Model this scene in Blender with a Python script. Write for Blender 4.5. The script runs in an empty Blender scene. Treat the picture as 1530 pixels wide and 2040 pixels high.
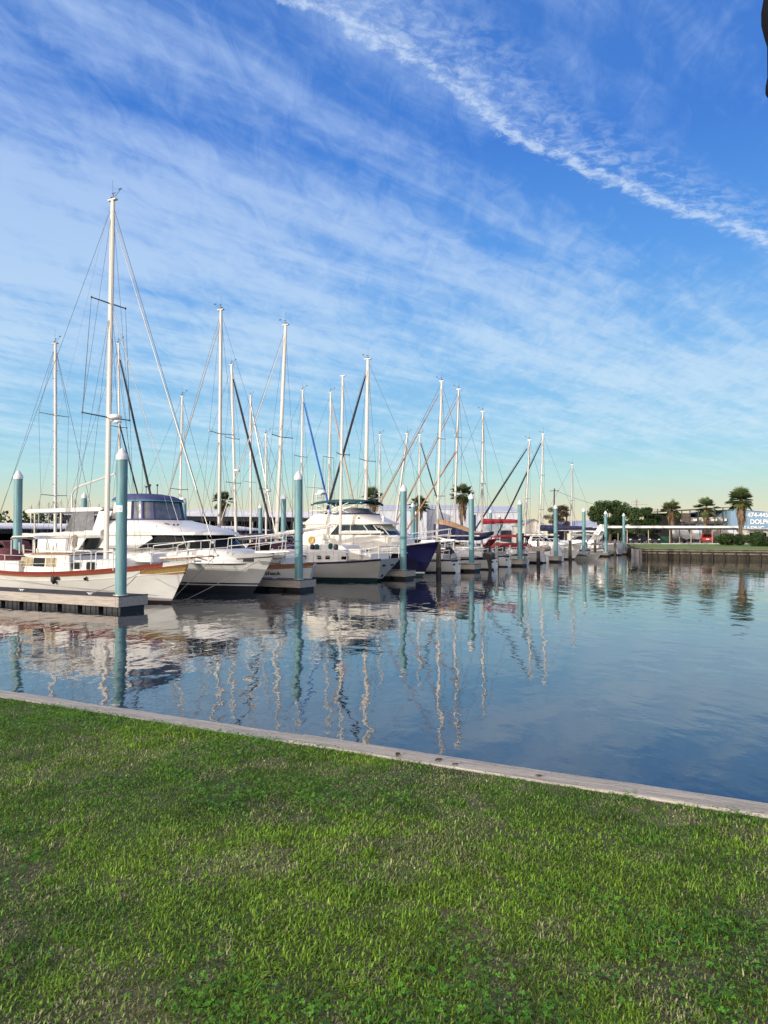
import bpy, bmesh, math, random
import numpy as np
from mathutils import Vector, Matrix
random.seed(7); RNG=np.random.default_rng(7)
S=bpy.context.scene; COL=S.collection
R=math.radians
# ------------------------------------------------------------------ camera
F=1532.0; TH=math.atan(45/1532); CAMZ=2.8
cam=bpy.data.cameras.new('camera'); co=bpy.data.objects.new('camera',cam); COL.objects.link(co)
co.location=(0,0,CAMZ); co.rotation_euler=(math.pi/2+TH,0,0)
cam.sensor_fit='HORIZONTAL'; cam.sensor_width=36; cam.lens=36*F/1530
cam.clip_start=.05; cam.clip_end=6000; S.camera=co
# dock frame: u runs along the row of slips, v out towards open water
DU=Vector((.477,.879,0)).normalized(); DV=Vector((DU.y,-DU.x,0)); P0=Vector(((242-765)/F*28.4,28.4,0))
C0=Vector((0,0,CAMZ))
ANG_V=math.atan2(DV.y,DV.x)                       # heading of +v
def W(u,v,z=0): return P0+DU*u+DV*v+Vector((0,0,z))
def ray(x,y):
    a=(x-765)/F; b=(1020-y)/F
    return Vector((a,math.cos(TH)-b*math.sin(TH),math.sin(TH)+b*math.cos(TH)))
def on_u(x,y,u):
    d=ray(x,y); t=((P0-C0).dot(DU)+u)/d.dot(DU); p=C0+d*t
    return (p-P0).dot(DV),p.z
def at(x,y,D):
    d=ray(x,y); return C0+d*(D/d.y)
# ------------------------------------------------------------------ materials
def mat(name,col,rough=.5,metal=0,var=0,scale=3,bump=0,bscale=40,stretch=None,col2=None,spec=None,alpha=None,trans=0):
    m=bpy.data.materials.new(name); m.use_nodes=True; nt=m.node_tree; N=nt.nodes; L=nt.links
    b=N['Principled BSDF']; c=tuple(col)+(1,)
    b.inputs['Base Color'].default_value=c; b.inputs['Roughness'].default_value=rough; b.inputs['Metallic'].default_value=metal
    if spec is not None: b.inputs['Specular IOR Level'].default_value=spec
    if alpha is not None: b.inputs['Alpha'].default_value=alpha
    if trans: b.inputs['Transmission Weight'].default_value=trans
    tc=N.new('ShaderNodeTexCoord'); mp=N.new('ShaderNodeMapping'); L.new(tc.outputs['Object'],mp.inputs['Vector'])
    if stretch: mp.inputs['Scale'].default_value=stretch
    if var or col2:
        n=N.new('ShaderNodeTexNoise'); n.inputs['Scale'].default_value=scale; n.inputs['Detail'].default_value=6; n.inputs['Roughness'].default_value=.65
        L.new(mp.outputs['Vector'],n.inputs['Vector'])
        r=N.new('ShaderNodeValToRGB'); r.color_ramp.elements[0].position=.32; r.color_ramp.elements[1].position=.68
        if col2: a,z=tuple(col2)+(1,),c
        else: a,z=tuple(x*(1-var) for x in col)+(1,),tuple(min(1,x*(1+var*.6)) for x in col)+(1,)
        r.color_ramp.elements[0].color=a; r.color_ramp.elements[1].color=z
        L.new(n.outputs['Fac'],r.inputs['Fac']); L.new(r.outputs['Color'],b.inputs['Base Color'])
    if bump:
        n2=N.new('ShaderNodeTexNoise'); n2.inputs['Scale'].default_value=bscale; n2.inputs['Detail'].default_value=4
        L.new(mp.outputs['Vector'],n2.inputs['Vector'])
        bp=N.new('ShaderNodeBump'); bp.inputs['Strength'].default_value=bump; bp.inputs['Distance'].default_value=.02
        L.new(n2.outputs['Fac'],bp.inputs['Height']); L.new(bp.outputs['Normal'],b.inputs['Normal'])
    return m
# ------------------------------------------------------------------ sky, sun
SUN_AZ=R(225); SUN_EL=R(9)          # compass-like: 0 = straight ahead (+Y), 90 = right
SUND=Vector((math.sin(SUN_AZ)*math.cos(SUN_EL),math.cos(SUN_AZ)*math.cos(SUN_EL),math.sin(SUN_EL)))
sl=bpy.data.lights.new('sun','SUN'); so=bpy.data.objects.new('sun',sl); COL.objects.link(so)
sl.energy=3.3; sl.angle=R(.5); sl.color=(1,.92,.80)
so.rotation_euler=SUND.to_track_quat('Z','Y').to_euler(); so.location=(-60,-60,60)
def build_world():
    w=bpy.data.worlds.new('World'); S.world=w; w.use_nodes=True; nt=w.node_tree; N=nt.nodes; L=nt.links
    N.clear()
    out=N.new('ShaderNodeOutputWorld'); bg=N.new('ShaderNodeBackground'); L.new(bg.outputs[0],out.inputs[0]); bg.inputs['Strength'].default_value=.1
    def m(op,a,b=None,c=None,clamp=False):
        n=N.new('ShaderNodeMath'); n.operation=op; n.use_clamp=clamp
        for i,x in enumerate((a,b,c)):
            if x is None: continue
            if isinstance(x,(int,float)): n.inputs[i].default_value=x
            else: L.new(x,n.inputs[i])
        return n.outputs[0]
    def mr(x,a,b,c,d,sm=True):
        n=N.new('ShaderNodeMapRange'); n.interpolation_type='SMOOTHSTEP' if sm else 'LINEAR'
        L.new(x,n.inputs['Value'])
        for k,v in zip(('From Min','From Max','To Min','To Max'),(a,b,c,d)): n.inputs[k].default_value=v
        return n.outputs['Result']
    def mix(f,a,b,mode='MIX'):
        n=N.new('ShaderNodeMix'); n.data_type='RGBA'; n.blend_type=mode
        if isinstance(f,(int,float)): n.inputs['Factor'].default_value=f
        else: L.new(f,n.inputs['Factor'])
        for k,x in (('A',a),('B',b)):
            s=[i for i in n.inputs if i.name==k and i.type=='RGBA'][0]
            if isinstance(x,tuple): s.default_value=x
            else: L.new(x,s)
        return [o for o in n.outputs if o.type=='RGBA'][0]
    tc=N.new('ShaderNodeTexCoord'); sx=N.new('ShaderNodeSeparateXYZ'); L.new(tc.outputs['Generated'],sx.inputs[0])
    X,Y,Z=sx.outputs
    sky=N.new('ShaderNodeTexSky'); sky.sky_type='NISHITA'; sky.sun_disc=False; sky.sun_elevation=SUN_EL; sky.sun_rotation=SUN_AZ
    sky.air_density=1; sky.dust_density=1; sky.ozone_density=1.5
    el=m('ARCSINE',Z); eld=m('MULTIPLY',el,180/math.pi)
    rp=N.new('ShaderNodeValToRGB'); e=rp.color_ramp.elements
    def lin(c): return tuple(((x/255+.055)/1.055)**2.4 if x>10 else x/255/12.92 for x in c)
    stops=[(0,(243,230,192)),(1.3,(238,231,200)),(2.6,(217,231,212)),(4.3,(188,232,231)),(6.2,(166,219,243)),(8.5,(150,208,246)),(13.6,(124,188,247)),(20,(92,160,240)),(27,(68,132,224)),(37,(66,124,212)),(60,(52,98,180))]
    while len(e)<len(stops): e.new(.5)
    for q,(d,c) in zip(e,stops): q.position=d/60; q.color=tuple(10*x for x in lin(c))+(1,)
    L.new(m('DIVIDE',eld,60,clamp=True),rp.inputs['Fac'])
    col=mix(.88,sky.outputs['Color'],rp.outputs['Color'])
    # evening glow round the sun, behind the camera
    dt=N.new('ShaderNodeVectorMath'); dt.operation='DOT_PRODUCT'; L.new(tc.outputs['Generated'],dt.inputs[0]); dt.inputs[1].default_value=SUND
    g=mr(dt.outputs['Value'],-.1,1,0,1)
    col=mix(g,col,(26,21,15,1),'ADD')
    # cirrus on a flat layer overhead
    zz=m('MAXIMUM',Z,.02)
    px=m('DIVIDE',X,zz); py=m('DIVIDE',Y,zz)
    cz=m('ADD',zz,.085); qx=m('DIVIDE',X,cz); qy=m('DIVIDE',Y,cz)
    az=math.atan(1925/1532); sa,ca=math.sin(az),math.cos(az)
    al=m('ADD',m('MULTIPLY',px,sa),m('MULTIPLY',py,ca)); pe=m('SUBTRACT',m('MULTIPLY',px,ca),m('MULTIPLY',py,sa))
    al2=m('ADD',m('MULTIPLY',qx,sa),m('MULTIPLY',qy,ca)); pe2=m('SUBTRACT',m('MULTIPLY',qx,ca),m('MULTIPLY',qy,sa))
    def vec(a,b,z=0.):
        c=N.new('ShaderNodeCombineXYZ')
        for i,x in enumerate((a,b,z)):
            if isinstance(x,(int,float)): c.inputs[i].default_value=x
            else: L.new(x,c.inputs[i])
        return c.outputs[0]
    def noise(v,scale,det=6,ro=.6,dist=0):
        n=N.new('ShaderNodeTexNoise'); n.inputs['Scale'].default_value=scale; n.inputs['Detail'].default_value=det
        n.inputs['Roughness'].default_value=ro; n.inputs['Distortion'].default_value=dist; L.new(v,n.inputs['Vector']); return n.outputs['Fac']
    big=noise(vec(m('MULTIPLY',al2,.7),pe2,3.1),1.7,3,.5)
    streak=noise(vec(m('MULTIPLY',al2,.24),m('ADD',pe2,m('MULTIPLY',al2,.05)),1.7),6.0,8,.58,.35)
    wisp=noise(vec(m('ADD',m('MULTIPLY',al2,1.0),m('MULTIPLY',pe2,.9)),m('SUBTRACT',m('MULTIPLY',pe2,.45),m('MULTIPLY',al2,.35)),8.2),12,8,.64,.7)
    d=m('ADD',m('ADD',m('MULTIPLY',streak,.80),m('MULTIPLY',wisp,.40)),m('MULTIPLY',big,.45))
    # coverage across the streaks: clear to the right of the trail, thick in the middle band
    cov=N.new('ShaderNodeFloatCurve'); cv=cov.mapping.curves[0]
    pts=[(0,.5),(.3,.52),(.55,.56),(.66,.61),(.735,.58),(.78,.47),(.82,.40),(.85,.34),(.885,.36),(.91,.24),(.94,.16),(1,.12)]
    cv.points[0].location=pts[0]; cv.points[1].location=pts[-1]
    for p in pts[1:-1]: cv.points.new(*p)
    cov.mapping.update()
    L.new(mr(pe,-8,0,0,1,False),cov.inputs['Value'])
    dd=m('ADD',d,m('ADD',m('SUBTRACT',cov.outputs[0],.5),mr(al,.6,1.9,.13,-.01)))
    cl=mr(dd,.66,1.12,0,1)
    cl=m('MULTIPLY',cl,mr(Z,.035,.13,0,1))
    # vapour trail
    wob=noise(vec(al,0.,5.),2.2,3,.5); wob2=noise(vec(al,pe,2.),16,6,.7,.4)
    bow=m('MULTIPLY',mr(al,1.0,1.45,0,1),mr(al,1.85,2.7,1,.15)); t=m('SUBTRACT',pe,m('ADD',m('ADD',-1.195,m('MULTIPLY',bow,-.078)),m('MULTIPLY',m('SUBTRACT',wob,.5),.06)))
    core=mr(m('DIVIDE',m('ABSOLUTE',m('ADD',t,m('MULTIPLY',m('SUBTRACT',wob2,.5),.15))),mr(al,1.3,2.7,.036,.066)),.0,1,1,0)
    fea=m('MULTIPLY',mr(t,-.03,.02,0,1),mr(t,.02,.26,1,0))
    fn=noise(vec(m('MULTIPLY',al,.8),m('MULTIPLY',pe,1.0),4.),22,6,.68,.5)
    fea=m('MULTIPLY',fea,mr(fn,.41,.68,0,.6))
    core=m('MULTIPLY',core,mr(fn,.36,.58,.25,1))
    tr=m('MAXIMUM',core,fea)
    tr=m('MULTIPLY',tr,.74)
    op=m('MULTIPLY',cl,.80)
    cc=N.new('ShaderNodeValToRGB'); q=cc.color_ramp.elements
    q[0].position=.10; q[0].color=(6.6,8.5,9.6,1); q[1].position=.45; q[1].color=(4.3,6.0,9.2,1)
    L.new(Z,cc.inputs['Fac'])
    col=mix(op,col,cc.outputs['Color']); col=mix(tr,col,(6.2,7.6,9.6,1))
    L.new(col,bg.inputs['Color'])
build_world()
S.view_settings.view_transform='Standard'; S.view_settings.look='None'; S.view_settings.exposure=0; S.view_settings.gamma=1
S.render.film_transparent=False
S.cycles.max_bounces=6; S.cycles.glossy_bounces=3; S.cycles.transmission_bounces=4; S.cycles.transparent_max_bounces=8; S.cycles.use_denoising=True
S.cycles.caustics_reflective=False; S.cycles.caustics_refractive=False
# ------------------------------------------------------------------ mesh helpers
class MB:
    def __init__(s): s.v=[]; s.f=[]; s.m=[]; s.mi=0; s.T=None
    def add(s,vs,fs):
        o=len(s.v)
        for p in vs: s.v.append(tuple(s.T@Vector(p)) if s.T else tuple(p))
        for f in fs: s.f.append(tuple(i+o for i in f)); s.m.append(s.mi)
        return s
    def box(s,c,d,rz=0,ry=0):
        M=Matrix.Rotation(rz,3,'Z')@Matrix.Rotation(ry,3,'Y'); c=Vector(c)
        vs=[c+M@Vector((x*d[0]/2,y*d[1]/2,z*d[2]/2)) for z in (-1,1) for y in (-1,1) for x in (-1,1)]
        return s.add(vs,[(0,2,3,1),(4,5,7,6),(0,1,5,4),(2,6,7,3),(0,4,6,2),(1,3,7,5)])
    def tube(s,pts,r,n=8,cap=True,flat=1.0):
        pts=[Vector(p) for p in pts]; k=len(pts)
        rs=[r]*k if isinstance(r,(int,float)) else r
        vs=[];fs=[]; px=None
        for i,p in enumerate(pts):
            t=(pts[min(i+1,k-1)]-pts[max(i-1,0)])
            if t.length<1e-9: t=Vector((0,0,1))
            t.normalize()
            if px is None: px=Vector((1,0,0)) if abs(t.x)<.9 else Vector((0,1,0))
            a=(px-t*px.dot(t)).normalized(); px=a; b=t.cross(a)
            for j in range(n):
                q=2*math.pi*j/n; vs.append(p+a*(math.cos(q)*rs[i])+b*(math.sin(q)*rs[i]*flat))
        for i in range(k-1):
            for j in range(n):
                a0=i*n+j; a1=i*n+(j+1)%n; fs.append((a0,a1,a1+n,a0+n))
        if cap: fs.append(tuple(reversed(range(n)))); fs.append(tuple(range((k-1)*n,k*n)))
        return s.add(vs,fs)
    def lathe(s,c,prof,n=16):
        c=Vector(c); vs=[];fs=[]
        for r,z in prof:
            for j in range(n):
                q=2*math.pi*j/n; vs.append(c+Vector((r*math.cos(q),r*math.sin(q),z)))
        k=len(prof)
        for i in range(k-1):
            for j in range(n):
                a0=i*n+j; a1=i*n+(j+1)%n; fs.append((a0,a1,a1+n,a0+n))
        fs.append(tuple(reversed(range(n)))); fs.append(tuple(range((k-1)*n,k*n)))
        return s.add(vs,fs)
    def grid(s,rows,close=False):
        n=len(rows[0]); vs=[p for r in rows for p in r]; fs=[]
        for i in range(len(rows)-1):
            for j in range(n-1): fs.append((i*n+j,i*n+j+1,(i+1)*n+j+1,(i+1)*n+j))
        return s.add(vs,fs)
    def slab(s,prof,w,w2=None):
        """closed xz outline made solid between y=-w(x,z) and y=+w(x,z)"""
        f=w if callable(w) else (lambda x,z:w)
        k=len(prof); vs=[(x,-f(x,z),z) for x,z in prof]+[(x,f(x,z),z) for x,z in prof]
        return s.add(vs,[tuple(range(k)),tuple(reversed(range(k,2*k)))]+[(i,i+k,(i+1)%k+k,(i+1)%k) for i in range(k)])
    def extrude(s,poly,vec):
        k=len(poly); v=Vector(vec); a=[Vector(p) for p in poly]
        return s.add(a+[p+v for p in a],[tuple(reversed(range(k))),tuple(range(k,2*k))]+[(i,(i+1)%k,(i+1)%k+k,i+k) for i in range(k)])
    def ball(s,c,r,n=10,sq=(1,1,1)):
        c=Vector(c); vs=[];fs=[]; m=n//2
        for i in range(m+1):
            p=math.pi*i/m
            for j in range(n):
                q=2*math.pi*j/n; vs.append(c+Vector((r*sq[0]*math.sin(p)*math.cos(q),r*sq[1]*math.sin(p)*math.sin(q),r*sq[2]*math.cos(p))))
        for i in range(m):
            for j in range(n): fs.append((i*n+j,(i+1)*n+j,(i+1)*n+(j+1)%n,i*n+(j+1)%n))
        return s.add(vs,fs)
    def build(s,name,mats,parent=None,smooth=35,loc=None,rz=None,fix=True):
        me=bpy.data.meshes.new(name); me.from_pydata(s.v,[],s.f)
        if not isinstance(mats,(list,tuple)): mats=[mats]
        for q in mats: me.materials.append(q)
        me.polygons.foreach_set('material_index',s.m)
        if fix:
            bm=bmesh.new(); bm.from_mesh(me); bmesh.ops.remove_doubles(bm,verts=bm.verts,dist=1e-5)
            bmesh.ops.recalc_face_normals(bm,faces=bm.faces); bm.to_mesh(me); bm.free()
        if smooth:
            me.polygons.foreach_set('use_smooth',[True]*len(me.polygons))
            me.set_sharp_from_angle(angle=R(smooth))
        o=bpy.data.objects.new(name,me); COL.objects.link(o)
        if parent: o.parent=parent
        if loc is not None: o.location=loc
        if rz is not None: o.rotation_euler=(0,0,rz)
        return o
def thing(name,label,cat,loc=(0,0,0),rz=0,group=None):
    o=bpy.data.objects.new(name,None); COL.objects.link(o); o.location=loc; o.rotation_euler=(0,0,rz); o.empty_display_size=.3
    o['label']=label; o['category']=cat
    if group: o['group']=group
    return o
def tag(o,label,cat,group=None,kind=None):
    o['label']=label; o['category']=cat
    if group: o['group']=group
    if kind: o['kind']=kind
    return o
def struct(o): o['kind']='structure'; return o
def dup(o,loc,rz=None,label=None,group=None,sc=None):
    r=o.copy(); COL.objects.link(r); r.location=loc
    if rz is not None: r.rotation_euler=(0,0,rz)
    if sc: r.scale=(sc,sc,sc)
    if label: r['label']=label
    if group: r['group']=group
    for ch in list(o.children):
        c=ch.copy(); COL.objects.link(c); c.parent=r
        for g in list(ch.children):
            d=g.copy(); COL.objects.link(d); d.parent=c
    return r
def text(name,body,size,m,parent,loc,rot,depth=.004,align='LEFT',shear=0,bold=0):
    cu=bpy.data.curves.new(name,'FONT'); cu.body=body; cu.size=size; cu.extrude=depth; cu.align_x=align; cu.shear=shear; cu.offset=bold
    t=bpy.data.objects.new('tmp',cu); COL.objects.link(t)
    bpy.context.view_layer.update()
    me=bpy.data.meshes.new_from_object(t.evaluated_get(bpy.context.evaluated_depsgraph_get())); bpy.data.objects.remove(t)
    o=bpy.data.objects.new(name,me); COL.objects.link(o); me.materials.clear(); me.materials.append(m)
    o.parent=parent; o.location=loc; o.rotation_euler=rot; return o
# ------------------------------------------------------------------ material set
M=dict(
 gel=mat('white gelcoat',(.66,.65,.62),.28,var=.10,scale=1.2,stretch=(.6,.6,2)),
 gel2=mat('cream gelcoat',(.66,.63,.55),.32,var=.12,scale=2),
 deckw=mat('deck paint',(.60,.59,.55),.6,var=.12,scale=5),
 navy=mat('navy paint',(.006,.007,.046),.2,var=.15,scale=1.5),
 black=mat('black rubber',(.018,.018,.02),.6,var=.3,scale=6),
 boot=mat('dark antifouling',(.012,.018,.03),.55,var=.4,scale=3),
 bootg=mat('green antifouling',(.015,.055,.06),.6,var=.4,scale=3),
 bootr=mat('brown antifouling',(.05,.022,.018),.7,var=.4,scale=4),
 red=mat('red oxide rail',(.23,.040,.024),.5,var=.25,scale=6,stretch=(.4,2,2)),
 teak=mat('varnished teak',(.28,.13,.05),.4,var=.4,scale=9,stretch=(.3,3,3)),
 gilt=mat('gilded carving',(.34,.22,.07),.5,var=.5,scale=22,bump=.6,bscale=30),
 alu=mat('white mast paint',(.54,.51,.46),.35,var=.10,scale=1.4,stretch=(3,3,.4)),
 alug=mat('grey aluminium mast',(.42,.40,.37),.42,.25,var=.15,scale=1.5,stretch=(3,3,.4)),
 steel=mat('stainless steel',(.70,.69,.66),.35,.45),
 wire=mat('rigging wire',(.10,.10,.11),.4,.4),
 glass=mat('dark tinted glass',(.010,.012,.014),.12,var=.3,scale=.8,spec=.12),
 glassb=mat('blue tinted glass',(.012,.030,.042),.1,var=.4,scale=.9,spec=.2),
 glassc=mat('curtained window',(.32,.24,.12),.2,var=.5,scale=5),
 clear=mat('clear vinyl panel',(.15,.155,.18),.15,var=.35,scale=3,bump=.4,bscale=7),
 vinyl=mat('cream vinyl curtain',(.62,.58,.49),.22,var=.3,scale=4,bump=1,bscale=6,stretch=(3,3,.6)),
 cnavy=mat('navy canvas',(.018,.022,.075),.85,var=.3,scale=5,bump=.4,bscale=8),
 cblue=mat('purple blue canvas',(.055,.06,.16),.85,var=.25,scale=4,bump=.3,bscale=8),
 croy=mat('royal blue canvas',(.01,.10,.45),.8,var=.3,scale=4,bump=.3),
 cteal=mat('teal canvas',(.01,.075,.085),.85,var=.3,scale=4,bump=.4,bscale=6),
 aqua=mat('aqua trim',(.05,.32,.40),.7),
 cred=mat('dark red canvas',(.26,.012,.022),.85,var=.3,scale=5,bump=.4,bscale=8),
 cmar=mat('faded maroon canvas',(.13,.036,.042),.9,var=.3,scale=6,bump=.5),
 ctan=mat('tan canvas',(.55,.32,.14),.85,var=.2,scale=4,bump=.3),
 crust=mat('rust brown sailcloth',(.36,.19,.10),.85,var=.25,scale=6),
 cwht=mat('white sailcloth',(.60,.58,.53),.8,var=.18,scale=5,bump=.4,bscale=6),
 cblk=mat('black sailcloth',(.015,.016,.022),.8,var=.3,scale=5),
 gry=mat('grey hypalon',(.30,.29,.27),.7,var=.2,scale=4),
 tanr=mat('tan inflatable fabric',(.46,.36,.27),.75,var=.2,scale=4),
 rope=mat('tan rope',(.35,.30,.23),.9,var=.3,scale=30),
 roped=mat('dark rope',(.05,.05,.055),.9),
 teal=mat('teal pile sleeve',(.13,.27,.29),.5,var=.34,scale=2.2,stretch=(5,5,.40),bump=.1,bscale=5),
 cap=mat('white pile cap',(.62,.62,.61),.4,var=.06),
 dwood=mat('weathered dock board',(.40,.355,.31),.85,var=.35,scale=5,stretch=(.35,4,6),bump=.5,bscale=14),
 ddeck=mat('dark dock surface',(.045,.045,.048),.8,var=.4,scale=4,bump=.4,bscale=60),
 post=mat('weathered mooring post',(.13,.105,.08),.9,var=.5,scale=4,stretch=(4,4,.6),bump=.7,bscale=14),
 postw=mat('wet post base',(.02,.018,.015),.6,var=.4,scale=8),
 bwood=mat('silvered bulkhead cap timber',(.50,.465,.39),.85,var=.4,scale=4,stretch=(.5,7,4),bump=1,bscale=16,col2=(.29,.265,.215)),
 bsheet=mat('bulkhead sheeting',(.035,.030,.02),.9,var=.55,scale=2.5,stretch=(2,2,.7),bump=.6,bscale=6),
 wale=mat('bulkhead wale',(.16,.135,.10),.9,var=.4,scale=4),
 roofw=mat('white corrugated roof',(.62,.63,.66),.45,.2,var=.15,scale=.6),
 shedw=mat('white metal siding',(.52,.54,.60),.5,var=.10,scale=.4),
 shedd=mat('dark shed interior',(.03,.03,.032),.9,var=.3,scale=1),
 blued=mat('sign building blue siding',(.21,.33,.43),.6,var=.10,scale=.4),
 dsteel=mat('dark steel frame',(.07,.06,.055),.7,var=.3,scale=2),
 rtan=mat('brown roof deck',(.12,.09,.07),.8,var=.3,scale=1),
 concrete=mat('pale concrete',(.46,.43,.38),.9,var=.2,scale=.5),
 asph=mat('grey parking lot',(.20,.19,.18),.9,var=.25,scale=.3),
 farlawn=mat('far lawn grass',(.16,.24,.05),.95,var=.4,scale=.6,bump=.3,bscale=6),
 carred=mat('red car paint',(.42,.012,.018),.18),
 carblk=mat('black car paint',(.012,.012,.014),.15),
 tyre=mat('tyre rubber',(.015,.015,.015),.9),
 lampr=mat('red tail lamp lens',(.30,.01,.01),.2),
 plate=mat('white number plate',(.7,.7,.7),.5),
 dump=mat('green dumpster paint',(.02,.10,.07),.6,var=.3,scale=2),
 white=mat('plain white paint',(.80,.80,.80),.4,var=.05),
 ink=mat('dark lettering',(.02,.018,.02),.5),
 yel=mat('yellow life ring',(.55,.38,.12),.6),
 orange=mat('orange plastic',(.5,.08,.03),.5),
 trunk=mat('palm trunk bark',(.16,.11,.075),.95,var=.5,scale=4,stretch=(1,1,5),bump=.8,bscale=10),
 bark=mat('tree bark',(.10,.075,.055),.95,var=.4,scale=5,bump=.6),
 pole=mat('utility pole timber',(.075,.045,.032),.9,var=.3,scale=3),
 ltblue=mat('pale blue tank paint',(.42,.52,.60),.5),
 hang=mat('black iron',(.006,.006,.008),.8,0,spec=.1),
 tan=mat('tan wall',(.42,.36,.27),.8,var=.15,scale=.5),
)
def leafmat(name,a,b,c,rough=.6):
    m=bpy.data.materials.new(name); m.use_nodes=True; N=m.node_tree.nodes; L=m.node_tree.links; p=N['Principled BSDF']
    p.inputs['Roughness'].default_value=rough; p.inputs['Specular IOR Level'].default_value=.3
    at_=N.new('ShaderNodeAttribute'); at_.attribute_name='tint'
    r=N.new('ShaderNodeValToRGB'); e=r.color_ramp.elements; e[0].color=a+(1,); e[1].color=c+(1,); x=e.new(.5); x.color=b+(1,)
    L.new(at_.outputs['Fac'],r.inputs['Fac']); L.new(r.outputs['Color'],p.inputs['Base Color'])
    tr=N.new('ShaderNodeBsdfTranslucent'); L.new(r.outputs['Color'],tr.inputs['Color'])
    mx=N.new('ShaderNodeMixShader'); mx.inputs[0].default_value=.25; o=N['Material Output']
    L.new(p.outputs[0],mx.inputs[1]); L.new(tr.outputs[0],mx.inputs[2]); L.new(mx.outputs[0],o.inputs['Surface']); return m
M['leaf']=leafmat('oak foliage',(.02,.042,.013),(.05,.09,.024),(.11,.145,.045))
M['leafb']=leafmat('brown thinning foliage',(.06,.04,.02),(.11,.07,.035),(.10,.10,.045))
M['palm']=leafmat('palm fronds',(.035,.065,.02),(.10,.14,.045),(.25,.25,.10))
M['skirt']=leafmat('dead palm fronds',(.09,.055,.03),(.20,.13,.075),(.30,.21,.13),.9)
M['bush']=leafmat('shrub foliage',(.022,.045,.014),(.05,.088,.024),(.09,.13,.04))
def npmesh(name,V,Fs,m,tint=None,parent=None):
    """V (n,3); Fs (k,4) or (k,3) int; tint per vertex"""
    me=bpy.data.meshes.new(name); k=Fs.shape[1]; me.vertices.add(len(V)); me.vertices.foreach_set('co',np.ascontiguousarray(V,dtype=np.float32).ravel())
    me.loops.add(Fs.size); me.loops.foreach_set('vertex_index',Fs.astype(np.int32).ravel())
    me.polygons.add(len(Fs)); me.polygons.foreach_set('loop_start',np.arange(0,Fs.size,k,dtype=np.int32))
    me.update(calc_edges=True)
    if tint is not None:
        a=me.attributes.new('tint','FLOAT','POINT'); a.data.foreach_set('value',np.ascontiguousarray(tint,dtype=np.float32))
    me.materials.append(m); o=bpy.data.objects.new(name,me); COL.objects.link(o)
    if parent: o.parent=parent
    return o
# ------------------------------------------------------------------ water, lawn, near bulkhead
def water_mat():
    m=bpy.data.materials.new('harbour water'); m.use_nodes=True; N=m.node_tree.nodes; L=m.node_tree.links; b=N['Principled BSDF']
    b.inputs['Base Color'].default_value=(.010,.018,.026,1); b.inputs['Roughness'].default_value=.015; b.inputs['IOR'].default_value=1.82
    g=N.new('ShaderNodeNewGeometry')
    def nz(sc,rot,stretch,det,ro=.5,dist=0):
        mp=N.new('ShaderNodeMapping'); mp.inputs['Rotation'].default_value=(0,0,rot); mp.inputs['Scale'].default_value=stretch
        L.new(g.outputs['Position'],mp.inputs['Vector'])
        n=N.new('ShaderNodeTexNoise'); n.inputs['Scale'].default_value=sc; n.inputs['Detail'].default_value=det; n.inputs['Roughness'].default_value=ro; n.inputs['Distortion'].default_value=dist
        L.new(mp.outputs[0],n.inputs['Vector']); return n.outputs['Fac']
    def ma(op,a,b_):
        n=N.new('ShaderNodeMath'); n.operation=op
        for i,x in enumerate((a,b_)):
            if isinstance(x,(int,float)): n.inputs[i].default_value=x
            else: L.new(x,n.inputs[i])
        return n.outputs[0]
    r1=nz(1.15,R(28),(1,.55,1),2.5,.45,.3); r2=nz(.42,R(-20),(1,.5,1),2); r3=nz(4.2,R(15),(.8,.5,1),3)
    patch=nz(.07,R(35),(1,.4,1),3)
    pr=N.new('ShaderNodeMapRange'); L.new(patch,pr.inputs['Value'])
    for k,v in zip(('From Min','From Max','To Min','To Max'),(.36,.64,.35,1.25)): pr.inputs[k].default_value=v
    h=ma('ADD',ma('MULTIPLY',r1,.60),ma('ADD',ma('MULTIPLY',r2,.8),ma('MULTIPLY',r3,.15)))
    h=ma('MULTIPLY',h,pr.outputs[0])
    bp=N.new('ShaderNodeBump'); bp.inputs['Strength'].default_value=1; bp.inputs['Distance'].default_value=.034
    L.new(h,bp.inputs['Height']); L.new(bp.outputs['Normal'],b.inputs['Normal']); return m
mb=MB(); mb.add([(-1500,-40,0),(1500,-40,0),(1500,2500,0),(-1500,2500,0)],[(0,1,2,3)])
struct(mb.build('water',water_mat(),smooth=0))
LZ=1.25
CA=Vector((2.2,4.45,0))                                  # a point on the water edge of the bulkhead cap
def cp(t,off=0,z=0): return CA+DV*t-DU*off+Vector((0,0,z))
def soil_mat():
    m=mat('lawn soil and thatch',(.045,.05,.018),.95,bump=1,bscale=55)
    N=m.node_tree.nodes; L=m.node_tree.links; b=N['Principled BSDF']; g=N.new('ShaderNodeNewGeometry')
    n=N.new('ShaderNodeTexNoise'); n.inputs['Scale'].default_value=1.4; n.inputs['Detail'].default_value=9; n.inputs['Roughness'].default_value=.7; L.new(g.outputs['Position'],n.inputs['Vector'])
    r=N.new('ShaderNodeValToRGB'); e=r.color_ramp.elements; e[0].position=.34; e[0].color=(.035,.05,.012,1); e[1].position=.70; e[1].color=(.20,.17,.10,1); x=e.new(.52); x.color=(.10,.10,.045,1)
    L.new(n.outputs['Fac'],r.inputs['Fac']); L.new(r.outputs['Color'],b.inputs['Base Color']); return m
mb=MB(); a,b_=cp(-300,.215,LZ),cp(200,.215,LZ)
mb.add([a,b_,b_-DU*300,a-DU*300],[(0,1,2,3)])
struct(mb.build('lawn',soil_mat(),smooth=0))
bul=thing('timber_bulkhead','grey weathered timber bulkhead edging the near lawn along the water','bulkhead',cp(0),ANG_V)
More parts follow.
